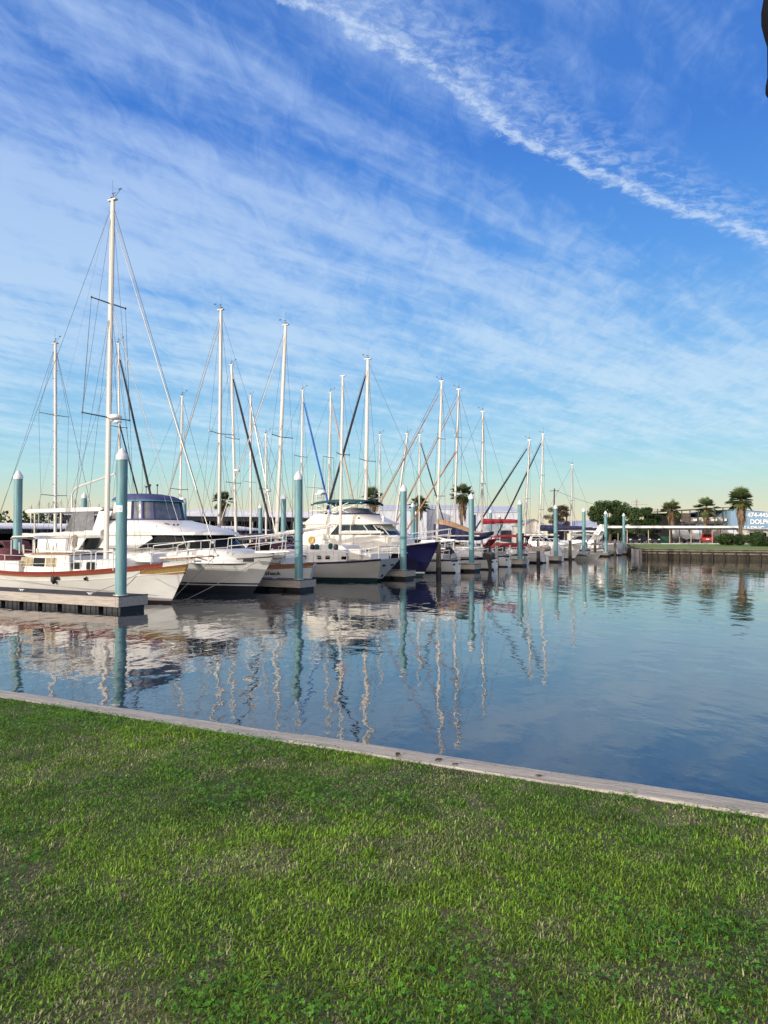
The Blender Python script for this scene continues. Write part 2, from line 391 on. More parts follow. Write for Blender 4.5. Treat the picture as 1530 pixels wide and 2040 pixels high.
# local x = along v, local y = +u (towards the water)
random.seed(3)
t=-40.
while t<30:
    ln=random.choice([3.6,4.2,4.9]); mb=MB(); dz=random.uniform(-.006,.006); dw=random.uniform(-.008,.008)
    k=14; rows=[]
    for i in range(k+1):
        x=t+.004+(ln-.008)*i/k; wv=random.uniform(-.0015,.0015); zt=LZ+.012+dz+random.uniform(-.003,.003)
        rows.append([(x,-.235+wv+dw,zt-.10),(x,-.235+wv+dw,zt-.012),(x,-.222+wv+dw,zt),(x,-.11,zt+.003),(x,-.012+wv,zt),(x,wv,zt-.012),(x,wv,zt-.10)])
    mb.grid(rows); mb.add([rows[0][i] for i in range(7)],[tuple(range(7))]); mb.add([rows[-1][i] for i in range(7)],[tuple(range(7))])
    mb.build('cap_board',M['bwood'],bul,smooth=25); t+=ln
mb=MB(); mb.box((-5,-.10,.05),(70,.06,2.28)); mb.build('sheet_wall',M['bsheet'],bul)
mb=MB(); mb.box((-5,-.04,.95),(70,.055,.16)); mb.build('wale',M['wale'],bul)
# ------------------------------------------------------------------ grass (uncountable): one mesh of blades, one of clover
def field(x,y,seed,sc):
    """smooth value noise on the lawn, vectorised"""
    g=np.random.default_rng(seed).random((64,64)); xs=x*sc+11.3; ys=y*sc+7.7
    xi=np.floor(xs).astype(int); yi=np.floor(ys).astype(int); fx=xs-xi; fy=ys-yi; fx=fx*fx*(3-2*fx); fy=fy*fy*(3-2*fy)
    q=lambda a,b: g[a%64,b%64]
    return (q(xi,yi)*(1-fx)+q(xi+1,yi)*fx)*(1-fy)+(q(xi,yi+1)*(1-fx)+q(xi+1,yi+1)*fx)*fy
def fbm(x,y,seed,sc): return .5*field(x,y,seed,sc)+.3*field(x,y,seed+1,sc*2.1)+.2*field(x,y,seed+2,sc*4.3)
def lawn_points(n,ymax=9.2,pw=1.55):
    # more blades close by, where each one shows
    Y=(RNG.random(n)*(ymax**pw-1.4**pw)+1.4**pw)**(1/pw); X=(RNG.random(n)*2-1)*(Y*.5+1.4)
    du=(X-CA.x)*DU.x+(Y-CA.y)*DU.y
    k=du<-.245+.04*RNG.random(len(X))**3; return X[k],Y[k],du[k]
def grass_mat():
    m=bpy.data.materials.new('grass blades'); m.use_nodes=True; N=m.node_tree.nodes; L=m.node_tree.links; p=N['Principled BSDF']; p.inputs['Roughness'].default_value=.55; p.inputs['Specular IOR Level'].default_value=.35
    a=N.new('ShaderNodeAttribute'); a.attribute_name='col'; L.new(a.outputs['Color'],p.inputs['Base Color'])
    tr=N.new('ShaderNodeBsdfTranslucent'); L.new(a.outputs['Color'],tr.inputs['Color']); mx=N.new('ShaderNodeMixShader'); mx.inputs[0].default_value=.3
    L.new(p.outputs[0],mx.inputs[1]); L.new(tr.outputs[0],mx.inputs[2]); L.new(mx.outputs[0],N['Material Output'].inputs['Surface']); return m
GM=grass_mat()
def setcol(o,c):
    a=o.data.attributes.new('col','FLOAT_COLOR','POINT'); q=np.ones((len(c),4),dtype=np.float32); q[:,:3]=c; a.data.foreach_set('color',q.ravel())
def make_grass(n=1080000):
    X,Y,du=lawn_points(n); bare=.6*fbm(X,Y,101,1.25)+.4*fbm(X,Y,111,4.5); k=(bare<.64)|(RNG.random(len(X))<.35); X,Y,du=X[k],Y[k],du[k]; n=len(X)
    pat=fbm(X,Y,21,.9); pat2=fbm(X,Y,41,2.6); dry=.55*fbm(X,Y,61,1.7)+.45*fbm(X,Y,71,7.)
    edge=np.clip(1+(du+.225)/1.3,0,1)                    # towards the cap the turf is drier
    h=RNG.uniform(.010,.026,n)*(.7+.8*pat)*np.where(RNG.random(n)<.06,1.5,1)*(.35+1.25*fbm(X,Y,131,9.)); wd=RNG.uniform(.0018,.0038,n)
    az=RNG.random(n)*2*np.pi; lean=np.where(RNG.random(n)<.3,RNG.uniform(.1,.8,n),RNG.uniform(.7,1.65,n)); 
    straw=(RNG.random(n)<np.clip((dry-.52)*6.0+.14+.20*edge,.03,.72))
    lean=np.where(straw,lean*1.35,lean); h=np.where(straw,h*.95,h)
    bx,by=np.cos(az),np.sin(az); sxx,syy=-by,bx
    V=np.zeros((n,5,3)); 
    for i,(f,w) in enumerate(((0,1),(.55,.8),(1,0))):
        off=h*f*np.sin(lean*f); z=h*f*np.cos(lean*f*.9)
        cx,cy=X+bx*off,Y+by*off
        if i<2:
            V[:,2*i,0]=cx+sxx*wd*w; V[:,2*i,1]=cy+syy*wd*w; V[:,2*i,2]=LZ-.004+z
            V[:,2*i+1,0]=cx-sxx*wd*w; V[:,2*i+1,1]=cy-syy*wd*w; V[:,2*i+1,2]=LZ-.004+z
        else: V[:,4,0]=cx; V[:,4,1]=cy; V[:,4,2]=LZ-.004+z
    b=np.arange(n)[:,None]*5
    Fc=np.concatenate([b+np.array([[0,1,3]]),b+np.array([[0,3,2]]),b+np.array([[2,3,4]])])
    r=RNG.random((n,1)); g1=np.array([.045,.165,.010]); g2=np.array([.165,.33,.016]); g3=np.array([.23,.30,.045]); st=np.array([.40,.42,.20]); sd=np.array([.14,.145,.05])
    vib=np.clip((.3*pat2[:,None]+.7*pat[:,None]-.42)*5,0,1)
    c=g1*(1-vib)+g2*vib; c=c*(1-.65*r)+g3*.65*r
    c=np.where(straw[:,None],st*(r)+sd*(1-r),c); c*=RNG.uniform(.5,1.3,(n,1))*(.72+.8*fbm(X,Y,151,5.)[:,None])
    o=npmesh('grass',V.reshape(-1,3),Fc,GM); setcol(o,np.repeat(c,5,axis=0)); o['kind']='stuff'
    tag(o,'short patchy green and straw coloured lawn grass beside the water','grass'); return o
make_grass()
def make_clover(n=26000):
    X,Y,du=lawn_points(n*4,7.0,1.35); d=fbm(X,Y,91,1.15); k=RNG.random(len(X))<np.clip((d-.51)*6,0.01,.7); X,Y=X[k][:n],Y[k][:n]; n=len(X)
    h=RNG.uniform(.025,.055,n); sz=RNG.uniform(.0045,.0085,n); Vs=[];Fs=[]
    base=RNG.random(n)*2*np.pi; tilt=RNG.uniform(-.5,.5,(n,2))
    ring=np.array([(0,0),(.55,-.55),(1.05,-.62),(1.35,0),(1.05,.62),(.55,.55)])
    for l in range(3):
        a=base+l*2.094; ca,sa=np.cos(a),np.sin(a); V=np.zeros((n,6,3))
        for i,(u,w) in enumerate(ring):
            lx=(u*ca-w*sa)*sz; ly=(u*sa+w*ca)*sz
            V[:,i,0]=X+lx; V[:,i,1]=Y+ly; V[:,i,2]=LZ-.004+h*.8+lx*tilt[:,0]+ly*tilt[:,1]+.25*sz*abs(w)
        Vs.append(V)
    V=np.stack(Vs,1).reshape(-1,3); b=np.arange(n*3)[:,None]*6
    Fc=np.concatenate([b+np.array([[0,1,2]]),b+np.array([[0,2,3]]),b+np.array([[0,3,4]]),b+np.array([[0,4,5]])])
    c=np.array([.075,.24,.018])*RNG.uniform(.5,1.4,(n,1))+np.array([.03,.02,.0])*RNG.random((n,1))
    o=npmesh('clover',V,Fc,GM); setcol(o,np.repeat(c,18,axis=0)); o['kind']='stuff'
    tag(o,'low bright green clover growing in patches through the lawn','clover'); return o
make_clover()
# dead leaves lying on the cap
random.seed(8); lf=None
for i,(t,o) in enumerate(((-2.3,.17),(-2.0,.15),(-1.86,.19),(-1.3,.16))):
    if lf is None:
        mb=MB(); mb.grid([[(-.07,0,.004),(-.07,.002,.004)],[(-.03,-.028,.016),(-.03,.028,.016)],[(.02,-.032,.006),(.02,.032,.02)],[(.07,0,.012),(.07,.003,.012)]])
        lf=mb.build('fallen_leaf',M['pole'],smooth=60); tag(lf,'small dead brown leaf lying on the bulkhead cap','leaf','dead leaves on the bulkhead cap'); l=lf
    else: l=lf.copy(); COL.objects.link(l)
    l.location=cp(t,o,LZ+.018); l.rotation_euler=(0,0,random.uniform(0,6)); l.scale=(random.uniform(.35,.6),)*3
# ------------------------------------------------------------------ docks and piles
def make_finger():
    t=thing('finger_dock','','dock',rz=0)
    L_=12.4; y0,y1=-.45,.92; zt=.56
    mb=MB(); mb.box((-L_/2+.35,(y0+y1)/2,zt-.03),(L_-.02,y1-y0-.06,.06)); mb.build('deck',M['ddeck'],t)
    for yy,ya in ((y0,-.03),(y1,.03)):
        x=-L_+.35
        while x<.34:
            ln=min(4.1,.35-x); mb=MB(); mb.box((x+ln/2,yy,zt-.20),(ln-.012,.05,.36)); mb.build('side_board',M['dwood'],t); x+=ln
    mb=MB(); mb.box((.375,(y0+y1)/2,zt-.20),(.05,y1-y0+.05,.36)); mb.build('end_board',M['dwood'],t)
    mb=MB(); mb.box((-L_/2+.34,y0-.005,zt-.006),(L_,.075,.024)); mb.box((.385,(y0+y1)/2,zt-.005),(.06,y1-y0+.079,.026)); mb.build('rub_strip',M['black'],t)
    mb=MB(); mb.lathe((0,0,zt-.02),[(.215,0),(.275,0),(.275,.06),(.215,.06),(.215,0)],20); mb.build('pile_hoop',M['alug'],t)
    x=-L_+.7
    while x<.2:
        mb=MB(); mb.box((x+.42,(y0+y1)/2,.02),(.86,1.15,.34))
        for q in (-.28,0,.28): mb.box((x+.42+q,(y0+y1)/2,.02),(.05,1.20,.30))
        mb.build('float',M['black'],t); x+=1.12
    for x in (-1.3,-5.2,-9.3):
        mb=MB(); mb.tube([(x-.16,-.28,zt+.07),(x-.06,-.28,zt+.055),(x+.06,-.28,zt+.055),(x+.16,-.28,zt+.07)],[.014,.02,.02,.014]); mb.tube([(x-.05,-.28,zt),(x-.05,-.28,zt+.055)],.018); mb.tube([(x+.05,-.28,zt),(x+.05,-.28,zt+.055)],.018)
        mb.build('cleat',M['steel'],t)
    return t
FL=['near left finger dock carrying the pile with the small white notice','finger dock ending between the white motor yacht bow and the white ketch','finger dock between the white ketch transom and the navy trawler bow','finger dock beside the black outboard motor','finger dock below the tan inflatable dinghy','finger dock in front of the white cone shaped boat cover','finger dock beside the dinghy with the black swoosh','finger dock in front of the white hardtop cruiser','farthest finger dock, right of the white hardtop cruiser']
FNG=[]
f0=make_finger()
for k in range(9):
    lab=FL[k]; loc=W(11.43*k,0)
    if k==0: f0.location=loc; f0.rotation_euler=(0,0,ANG_V); f0['label']=lab; f0['group']='finger docks of the marina'; f=f0
    else: f=dup(f0,loc,ANG_V,lab,'finger docks of the marina')
    FNG.append(f)
wk=thing('walkway_dock','long main walkway dock that the fingers join, behind the boats','dock',W(0,-13.3),ANG_V)
mb=MB(); mb.box((0,48,.53),(2.3,122,.06)); mb.build('deck',M['ddeck'],wk)
for x in (-1.17,1.17):
    mb=MB(); mb.box((x,48,.36),(.05,122,.38)); mb.build('side_board',M['dwood'],wk)
mb=MB()
for i in range(60): mb.box((0,-12+i*2,.05),(1.9,1.7,.3))
mb.build('float',M['black'],wk)
BACKU=[-2.5,8.9,20.2,31.4,42.8,54.2,65.6,77]
for u in BACKU:
    f=dup(f0,W(u,-26.2),ANG_V+math.pi,'finger dock on the far side of the walkway, mostly hidden by boats','finger docks behind the walkway')
def make_pile(h):
    t=thing('dock_pile','','pile'); mb=MB()
    mb.lathe((0,0,0),[(.205,-1.5),(.205,2.0),(.203,h-.42)],24); mb.build('shaft',M['teal'],t)
    mb=MB(); mb.lathe((0,0,0),[(.222,h-.46),(.222,h-.30),(.205,h-.27),(.10,h-.10),(.045,h-.03),(.0,h)],24); mb.build('cap',M['cap'],t)
    return t
PL=['tallest looking teal pile with white cap and a small white notice, front left','teal pile in front of the white ketch, right of the white motor yacht bow','teal pile with white cap in front of the navy trawler','teal pile with white cap beside the black outboard motor','teal pile with white cap left of the red boat covers','pale grey teal pile with white cap in front of the white cone cover','teal pile with white cap beside the dinghy with black swoosh','teal pile with white cap in front of the white hardtop cruiser','farthest front teal pile, just right of the white hardtop cruiser']
pl0=make_pile(6.02); G_='teal dock piles with white cone caps'
for k in range(9):
    loc=W(11.43*k,0,-.02*k)
    if k==0: pl0.location=loc; pl0['label']=PL[0]; pl0['group']=G_
    else: dup(pl0,loc,.7*k,PL[k],G_).rotation_euler=(R((k*37%11-5)*.11),R((k*53%13-6)*.09),.7*k)
# small notice on the first pile
mb=MB(); n=8
def arc(a0,a1,z0,z1,r=.2075):
    rows=[]
    for i in range(n+1):
        a=a0+(a1-a0)*i/n; rows.append([(r*math.cos(a),r*math.sin(a),z0),(r*math.cos(a),r*math.sin(a),z1)])
    return rows
mb.mi=0; mb.grid(arc(R(-135),R(-62),3.63,3.87)); mb.mi=1; mb.grid(arc(R(-133),R(-64),3.87,3.96))
for z,a in ((3.80,-130),(3.745,-122),(3.69,-126)): mb.mi=1; mb.grid(arc(R(a),R(a+44+(z*700)%14),z,z+.018,.2085))
nt=mb.build('pile_notice',[M['white'],M['aqua']],loc=W(0,0)); tag(nt,'small white and blue paper notice fixed to the nearest teal pile','notice')
for (u,v,lab) in [(4.6,-12.2,'teal pile with white cap at the far left edge, behind the white and red sailboat'),(20.2,-25.9,'short looking teal pile behind the motor yacht hardtop'),(31.1,-26,'teal pile seen just right of the blue canvas motor yacht enclosure'),(28.6,-13.4,'teal pile between the two tall masts left of the white ketch'),(44.1,-27.6,'teal pile low behind the dark furled sail, left of the white ketch mast'),(48.3,-11.9,'teal pile in front of the palm right of the trawler'),(74.8,-24.6,'small distant teal pile just right of the palm behind the trawler'),(71.9,-12.6,'small distant teal pile before the white gabled shed'),(95.1,-19.8,'smallest distant teal pile right of the white gabled shed edge')]:
    dup(pl0,W(u,v),u,lab,G_)
def make_post():
    t=thing('mooring_post','','post'); mb=MB(); mb.lathe((0,0,0),[(.17,.55),(.168,1.2),(.155,2.1),(.12,2.16),(0,2.17)],14); mb.build('shaft',M['post'],t)
    mb=MB(); mb.lathe((0,0,0),[(.175,-1),(.185,.1),(.18,.45),(.17,.55)],14); mb.build('wet_base',M['postw'],t); return t
ps0=make_post()
for i,(k,lab) in enumerate(zip(range(2,8),['brown mooring post just right of the navy trawler bow','brown mooring post with rusty middle beside the navy striped stern','brown mooring post left of the white cone cover','brown mooring post in front of the white express cruiser','brown mooring post left of the white hardtop cruiser','brown mooring post right of the white hardtop cruiser stern'])):
    loc=W(11.43*(k+.5)-.45,.05)
    if i==0: ps0.location=loc; ps0['label']=lab; ps0['group']='wooden mooring posts'
    else: dup(ps0,loc,i*1.1,lab,'wooden mooring posts')
# ------------------------------------------------------------------ boats
class Hull:
    """local frame: +x to the bow, z=0 waterline"""
    def __init__(s,L,B,zs,zm,zb,bow,stern,tr=.7,draft=.45,sm=.45,pb=.95,pm=.30,bp=.8,xb=0.,band=.0,flare=0.,fix=None,fixm=(0,0,1),band_to=99,ps=0.,se=1.):
        s.L,s.B,s.zs,s.zm,s.zb=L,B,zs,zm,zb; s.bow,s.stern=bow,stern; s.tr,s.d,s.sm,s.pb,s.pm,s.bp=tr,draft,sm,pb,pm,bp; s.band=band; s.flare=flare; s.fix=fix or [-draft,-.12,.0,.10]; s.fixm=fixm; s.band_to=band_to; s.ps=ps; s.se=se
        s.xb=xb; s.xs=xb-L                       # x of bow tip / stern at sheer level before rake
    def sheer(s,q): return s.zs*(1-q)*(1-2*q)+4*s.zm*q*(1-q)+s.zb*q*(2*q-1)
    def half(s,q):
        if q<s.sm: return s.B/2*(s.tr+(1-s.tr)*math.sin(math.pi/2*q/s.sm)**s.se)
        return s.B/2*max(0,math.cos(math.pi/2*(q-s.sm)/(1-s.sm)))**s.bp
    def rows(s):
        N=30; out=[]
        for i in range(N+1):
            q=i/N; q=q**.92 if q>0 else 0
            zt=s.sheer(q); hb=max(s.half(q),.012); p=s.pm+(s.pb-s.pm)*q**2.2+s.ps*max(0,1-q/.3)**2
            zf=s.fix[-1]; zl=list(s.fix)+[zf+(zt-s.band-zf)*k/7 for k in range(1,8)]+([zt] if s.band else [])
            col=[]
            for z in zl:
                f=max(0,(z+s.d)/(zt+s.d)); y=hb*f**p*(1-s.flare*q*q*4*f*(1-f))
                g=z/s.zb
                x0=s.xs+s.stern*(1-z/s.zs); x1=s.xb-s.bow*(1-min(1.05,g))**1.15 if g<1 else s.xb
                if z<0: x1=s.xb-s.bow*(1-g)**1.3
                col.append((x0+(x1-x0)*q,y,z))
            out.append(col)
        return out
    def sheer_pt(s,x):
        """x -> (half beam, sheer height)"""
        q=(x-s.xs)/(s.xb-s.xs); q=min(1,max(0,q)); return s.half(q),s.sheer(q)
    def build(s,parent,mats,deck=None,rail=None,stripe=None,rub=None):
        """mats: bottom, boot, topsides, band"""
        rw=s.rows(); mb=MB(); nz=len(rw[0])
        for sg in (-1,1):
            for j in range(nz-1):
                isb=s.band and j==nz-2
                mb.mi=s.fixm[j] if j<len(s.fixm) else (3 if isb else 2)
                if stripe and j in stripe[0]: mb.mi=4
                g=[[(r[j][0],sg*r[j][1],r[j][2]),(r[j+1][0],sg*r[j+1][1],r[j+1][2])] for r in rw]
                if isb and s.band_to<90:
                    c=sum(1 for r in g if r[0][0]<=s.band_to); mb.grid(g[:c]); mb.mi=2; mb.grid(g[c-1:])
                else: mb.grid(g)
        r=rw[0]; mb.mi=2
        mb.add([(p[0],-p[1],p[2]) for p in r[2:]]+[(p[0],p[1],p[2]) for p in reversed(r[2:])],[tuple(range(2*len(r[2:])))])
        ms=list(mats)+([mats[2]] if len(mats)<4 else [])
        if stripe: ms.append(stripe[1])
        h=mb.build('hull',ms,parent,smooth=40); s.rw=rw
        mb=MB(); top=[q[-1] for q in rw]; dz=-.012 if not s.band else -s.band*.8
        mb.grid([[(x,-y*.985,z+dz),(x,-y*.5,z+dz+.03),(x,0,z+dz+.045),(x,y*.5,z+dz+.03),(x,y*.985,z+dz)] for x,y,z in top])
        mb.build('deck',deck or M['deckw'],parent,smooth=40)
        if rail:
            for sg in (-1,1):
                mb=MB(); mb.tube([(x,sg*y,z+.02) for x,y,z in top],rail[1],6); mb.build('toe_rail',rail[0],parent)
        if rub:
            for sg in (-1,1):
                mb=MB(); mb.tube([(q[rub[1]][0],sg*(q[rub[1]][1]+.01),q[rub[1]][2]) for q in rw],rub[2],6); mb.build('rub_rail',rub[0],parent)
        return h
def rails(parent,H,x0,x1,h=.62,step=1.6,wires=(.3,.6),inset=.06,mt=None,near=True):
    """stanchions with lifelines, one part per side"""
    for sg in (-1,1):
        mb=MB(); n=max(2,int(abs(x1-x0)/step)); P=[]
        for i in range(n+1):
            x=x0+(x1-x0)*i/n; b,z=H.sheer_pt(x); P.append(Vector((x,sg*max(.02,b-inset),z)))
            mb.tube([P[-1],P[-1]+Vector((0,0,h))],.019,5)
        for w in wires: mb.tube([p+Vector((0,0,w*h/.6)) for p in P],.011 if near else .012,4)
        mb.build('guard_rail',mt or M['steel'],parent)
def pulpit(parent,H,x0,x1,h=.7,bow=True,name='pulpit'):
    mb=MB(); 
    b0,z0=H.sheer_pt(x0); b1,z1=H.sheer_pt(x1); b1=max(b1,.16)
    xm=(x0+x1)/2; bm,zm=H.sheer_pt(xm)
    P=[(x0,-b0+.06,z0+h),(xm,-bm+.06,zm+h),(x1,-b1+.03,z1+h+.06),(x1+(.12 if bow else -.08),0,z1+h+.07),(x1,b1-.03,z1+h+.06),(xm,bm-.06,zm+h),(x0,b0-.06,z0+h)]
    mb.tube(P,.025,6); mb.tube([(x,y,z-h*.45) for x,y,z in P],.018,6)
    for x,y,z in (P[0],P[1],P[2],P[4],P[5],P[6]): mb.tube([(x,y,z),(x-(.1 if bow else -.0),y,z-h-.02)],.021,5)
    mb.build(name,M['steel'],parent)
def rig(root,base,top,r=.085,spr=((.42,.95),),chain=None,bow=None,stern=None,mm=None,furl=None,furl_r=.05,furl2=None,boom=None,radar=None,steps=False,top_gear=True,inner=None,wr=.0075,mast_name='mast'):
    """base/top (x,z); boom=(length,z,radius,mat,drop) aft; furl=(mat, x,z at the foot)"""
    mm=mm or M['alu']; bx,bz=base; tx,tz=top
    def pt(f): return Vector((bx+(tx-bx)*f,0,bz+(tz-bz)*f))
    mb=MB(); mb.tube([pt(0),pt(.5),pt(.93),pt(1)],[r,r,r*.95,r*.78],12,flat=.72)
    mb.box(pt(1)+Vector((0,0,.03)),(r*3.4,r*1.2,.07))
    mast=mb.build(mast_name,mm,root)
    if top_gear:
        mb=MB(); p=pt(1); mb.tube([p,p+Vector((.05,0,.30))],.012,5); mb.tube([p,p+Vector((-.02,0,.9))],.006,4)
        mb.tube([p+Vector((.05,0,.1)),p+Vector((.42,0,.36))],.010,5); mb.box(p+Vector((.44,0,.42)),(.16,.02,.06)); mb.box(p+Vector((.05,0,.32)),(.22,.012,.03)); mb.lathe(p+Vector((-.08,0,.05)),[(.04,0),(.045,.1),(.0,.14)],8)
        mb.build('wind_vane',M['black'],mast)
    chain=chain or (1.4,bz-.3); cy,cz=chain
    tips={-1:[],1:[]}
    for f,hw in spr:
        p=pt(f)
        for sg in (-1,1):
            e=p+Vector((-.12,sg*hw,.05)); tips[sg].append(e)
            mb=MB(); mb.tube([p,e],[.032,.024],6); mb.box(e,(.05,.05,.10)); mb.build('spreader',M['wire'] if mm is M['alu'] else mm,mast)
    for sg in (-1,1):
        mb=MB(); mb.tube([pt(.985)]+list(reversed(tips[sg]))+[(bx-.05,sg*cy,cz)],wr,4); mb.build('cap_shroud',M['wire'],root)
        if spr:
            for dx in (-.55,.5):
                mb=MB(); mb.tube([pt(spr[0][0]-.01),(bx+dx,sg*cy*.97,cz)],wr,4); mb.build('lower_shroud',M['wire'],root)
    if bow:
        mb=MB(); mb.tube([pt(.99),(bow[0],0,bow[1])],wr*1.2,5); fs=mb.build('forestay',M['wire'],root)
        if furl:
            a=pt(.955); b=Vector((bow[0],0,bow[1])); mb=MB(); k=9
            a2=b+(a-b)*.985; rr=[furl_r*(.35+.65*math.sin(math.pi*min(1,.12+.62*(1-i/k)))) for i in range(k+1)]
            mb.tube([b+(a2-b)*(.05+.93*i/k) for i in range(k+1)],rr,7); mb.build('furled_sail',furl,root)
            mb=MB(); mb.lathe(b+(a2-b)*.03,[(.05,0),(.09,.02),(.09,.10),(.05,.12)],10); mb.build('furling_drum',M['steel'],root)
    if inner:
        f,x,z,m_,rr=inner; mb=MB(); mb.tube([pt(f),(x,0,z)],rr,6); mb.build('staysail_stay',m_,root)
    if stern:
        mb=MB(); mb.tube([pt(.99),(stern[0],0,stern[1])],wr,4); mb.build('backstay',M['wire'],root)
    if boom:
        ln,bzz,br,bm,rise=boom; f=(bzz-bz)/(tz-bz); p=pt(f)
        mb=MB(); mb.tube([p+Vector((-r,0,0)),p+Vector((-ln,0,rise))],.06,8); bo=mb.build('boom',mm,root)
        if bm:
            mb=MB(); k=12; pts=[];rs=[]
            for i in range(k+1):
                q=i/k; pts.append(p+Vector((-r-.05-(ln-.35)*q,0,br*.9+rise*q+random.uniform(-.015,.015)))); rs.append(br*(1.15-.55*q)*(1+random.uniform(-.07,.07)))
            mb.tube(pts,rs,9); mb.build('sail_cover',bm,bo)
    if radar:
        f,sx=radar; p=pt(f); mb=MB(); mb.tube([p,p+Vector((sx*.32,0,-.05))],.03,6); mb.lathe(p+Vector((sx*.42,0,0)),[(.20,0),(.27,.05),(.27,.14),(.20,.20),(0,.21)],14); mb.build('radar_dome',M['white'],mast)
    if steps:
        mb=MB(); n=int((tz-bz)/.55)
        for i in range(2,n):
            p=pt(i/n); mb.box(p+Vector((0,(.17 if i%2 else -.17)*.8,0)),(.05,.14,.02))
            mb.box(p+Vector((.13 if i%2 else -.13,0,0)),(.1,.03,.02))
        mb.build('mast_steps',mm,mast)
    return mast
def cabin(parent,prof,w,m=None,name='cabin_trunk',smooth=30):
    mb=MB(); mb.slab(prof,w); o=mb.build(name,m or M['gel'],parent,smooth=smooth)
    bv=o.modifiers.new('b','BEVEL'); bv.width=.035; bv.segments=2; bv.limit_method='ANGLE'; bv.angle_limit=R(40); return o
def side_window(parent,poly,w,m=None,frame=None,name='window',sides=(-1,1),off=.006,fr=.035):
    """poly of (x,z) laid on both cabin sides; w(x,z) is the side's half width"""
    f=w if callable(w) else (lambda x,z:w); out=[]
    cx=sum(p[0] for p in poly)/len(poly); cz=sum(p[1] for p in poly)/len(poly)
    for sg in sides:
        o=None
        if frame:
            big=[]
            for x,z in poly:
                d=math.hypot(x-cx,z-cz); k=1+fr/d*1.2; big.append((cx+(x-cx)*k,cz+(z-cz)*k))
            mb=MB(); mb.extrude([(x,sg*(f(x,z)-.01),z) for x,z in big],(0,sg*(.016),0)); o=mb.build(name+'_frame',frame,parent)
        mb=MB(); mb.extrude([(x,sg*(f(x,z)-.01),z) for x,z in poly],(0,sg*(.01+off+(.006 if frame else 0)),0)); g=mb.build(name,m or M['glass'],parent); out.append(g)
        if o: o.parent=g
    return out
def rrect(x0,x1,z0,z1,r=.06,sk=0,n=3):
    P=[]
    for (cx,cz,a) in ((x1-r,z1-r,0),(x0+r,z1-r,90),(x0+r,z0+r,180),(x1-r,z0+r,270)):
        for i in range(n+1):
            q=R(a+90*i/n); x=cx+r*math.cos(q); z=cz+r*math.sin(q); P.append((x+sk*(z-z0),z))
    return P
def portlights(parent,H,xs,z,rad=.11,rim=None):
    for x in xs:
        for sg in (-1,):
            b=None
            # half beam of the hull at this x and z, from the built rows
            best=None
            for r in H.rw:
                for p in r:
                    d=(p[0]-x)**2+4*(p[2]-z)**2
                    if best is None or d<best[0]: best=(d,p)
            y=best[1][1]
            mb=MB(); T=Matrix.Translation((x,sg*(y-.02),z))@Matrix.Rotation(R(90)*-sg,4,'X'); mb.T=T
            mb.lathe((0,0,0),[(rad*1.3,0),(rad*1.3,.035),(rad,.045),(rad,.03)],16); pl=mb.build('portlight',rim or M['wire'],parent)
            mb=MB(); mb.T=T; mb.lathe((0,0,0),[(rad,.0),(rad,.034)],16); mb.build('pane',M['glass'],pl)
def fender(u,v,z,lab,m=None,r=.13,l=.55):
    mb=MB(); mb.lathe((0,0,0),[(0.02,-l/2-.06),(.05,-l/2-.03),(r,-l/2+.08),(r,l/2-.1),(.06,l/2),(.045,l/2+.1),(.02,l/2+.12)],14); mb.tube([(0,0,l/2+.1),(0,.02,l/2+.75)],.012,5)
    o=mb.build('fender',m or M['white'],loc=W(u,v,z)); tag(o,lab,'fender'); return o
def line(a,b,sag,lab,m=None,r=.013):
    a,b=Vector(a),Vector(b); mb=MB(); mb.tube([a+(b-a)*t+Vector((0,0,-4*sag*t*(1-t))) for t in [i/14 for i in range(15)]],r,5)
    o=mb.build('mooring_line',m or M['rope']); tag(o,lab,'rope'); return o
def boat(name,label,cat,u,out=True,v=0.,group=None,dr=0.):
    """out=True: bow to the open water and local x = v; else stern out and local x = -v"""
    return thing(name,label,cat,W(u,v),ANG_V+(0 if out else math.pi)+dr,group)

def ring(z,xa,xf,w,nose,n=12,ns=6,off=0.):
    """half plan outline from the aft corner forward to the nose on the centre line (y negative side)"""
    xs=xf-nose; P=[]
    for i in range(ns): P.append((xa+(xs-xa)*i/ns,-(w+off),z))
    for i in range(n+1):
        a=math.pi/2*i/n; P.append((xs+(nose+off)*math.sin(a)**.9,-(w+off)*math.cos(a)**.75,z))
    return P
def full(P): return P+[(x,-y,z) for x,y,z in reversed(P[:-1])]
def house(parent,rings,m=None,name='deckhouse',cap=True,smooth=40):
    mb=MB(); rows=[full(ring(*r)) for r in rings]; mb.grid(rows)
    for a,b in zip(rows[:-1],rows[1:]): mb.add([a[0],b[0],b[-1],a[-1]],[(0,1,2,3)])
    if cap: mb.add(rows[-1],[tuple(range(len(rows[-1])))])
    return mb.build(name,m or M['gel'],parent,smooth=smooth)
def ringwin(parent,lo,hi,m=None,mull=(),mullm=None,off=.014,name='window',half=False):
    """glass band laid over a house between ring lo and ring hi; mull = index fractions of the posts"""
    a=full(ring(*lo,off=off)); b=full(ring(*hi,off=off))
    if half: a=a[:half];b=b[:half]
    mb=MB(); mb.grid([a,b]); g=mb.build(name,m or M['glass'],parent)
    a=full(ring(*lo,off=off+.012)); b=full(ring(*hi,off=off+.012)); k=len(a)
    for f in mull:
        i=f*(k-1); j=min(int(i),k-2); t=i-j
        p=Vector(a[j]).lerp(Vector(a[j+1]),t); q=Vector(b[j]).lerp(Vector(b[j+1]),t)
        mb=MB(); mb.tube([p,q],.035,5); mb.build('window_post',mullm or M['gel'],g)
    return g
SB='sailboats moored in the slips'
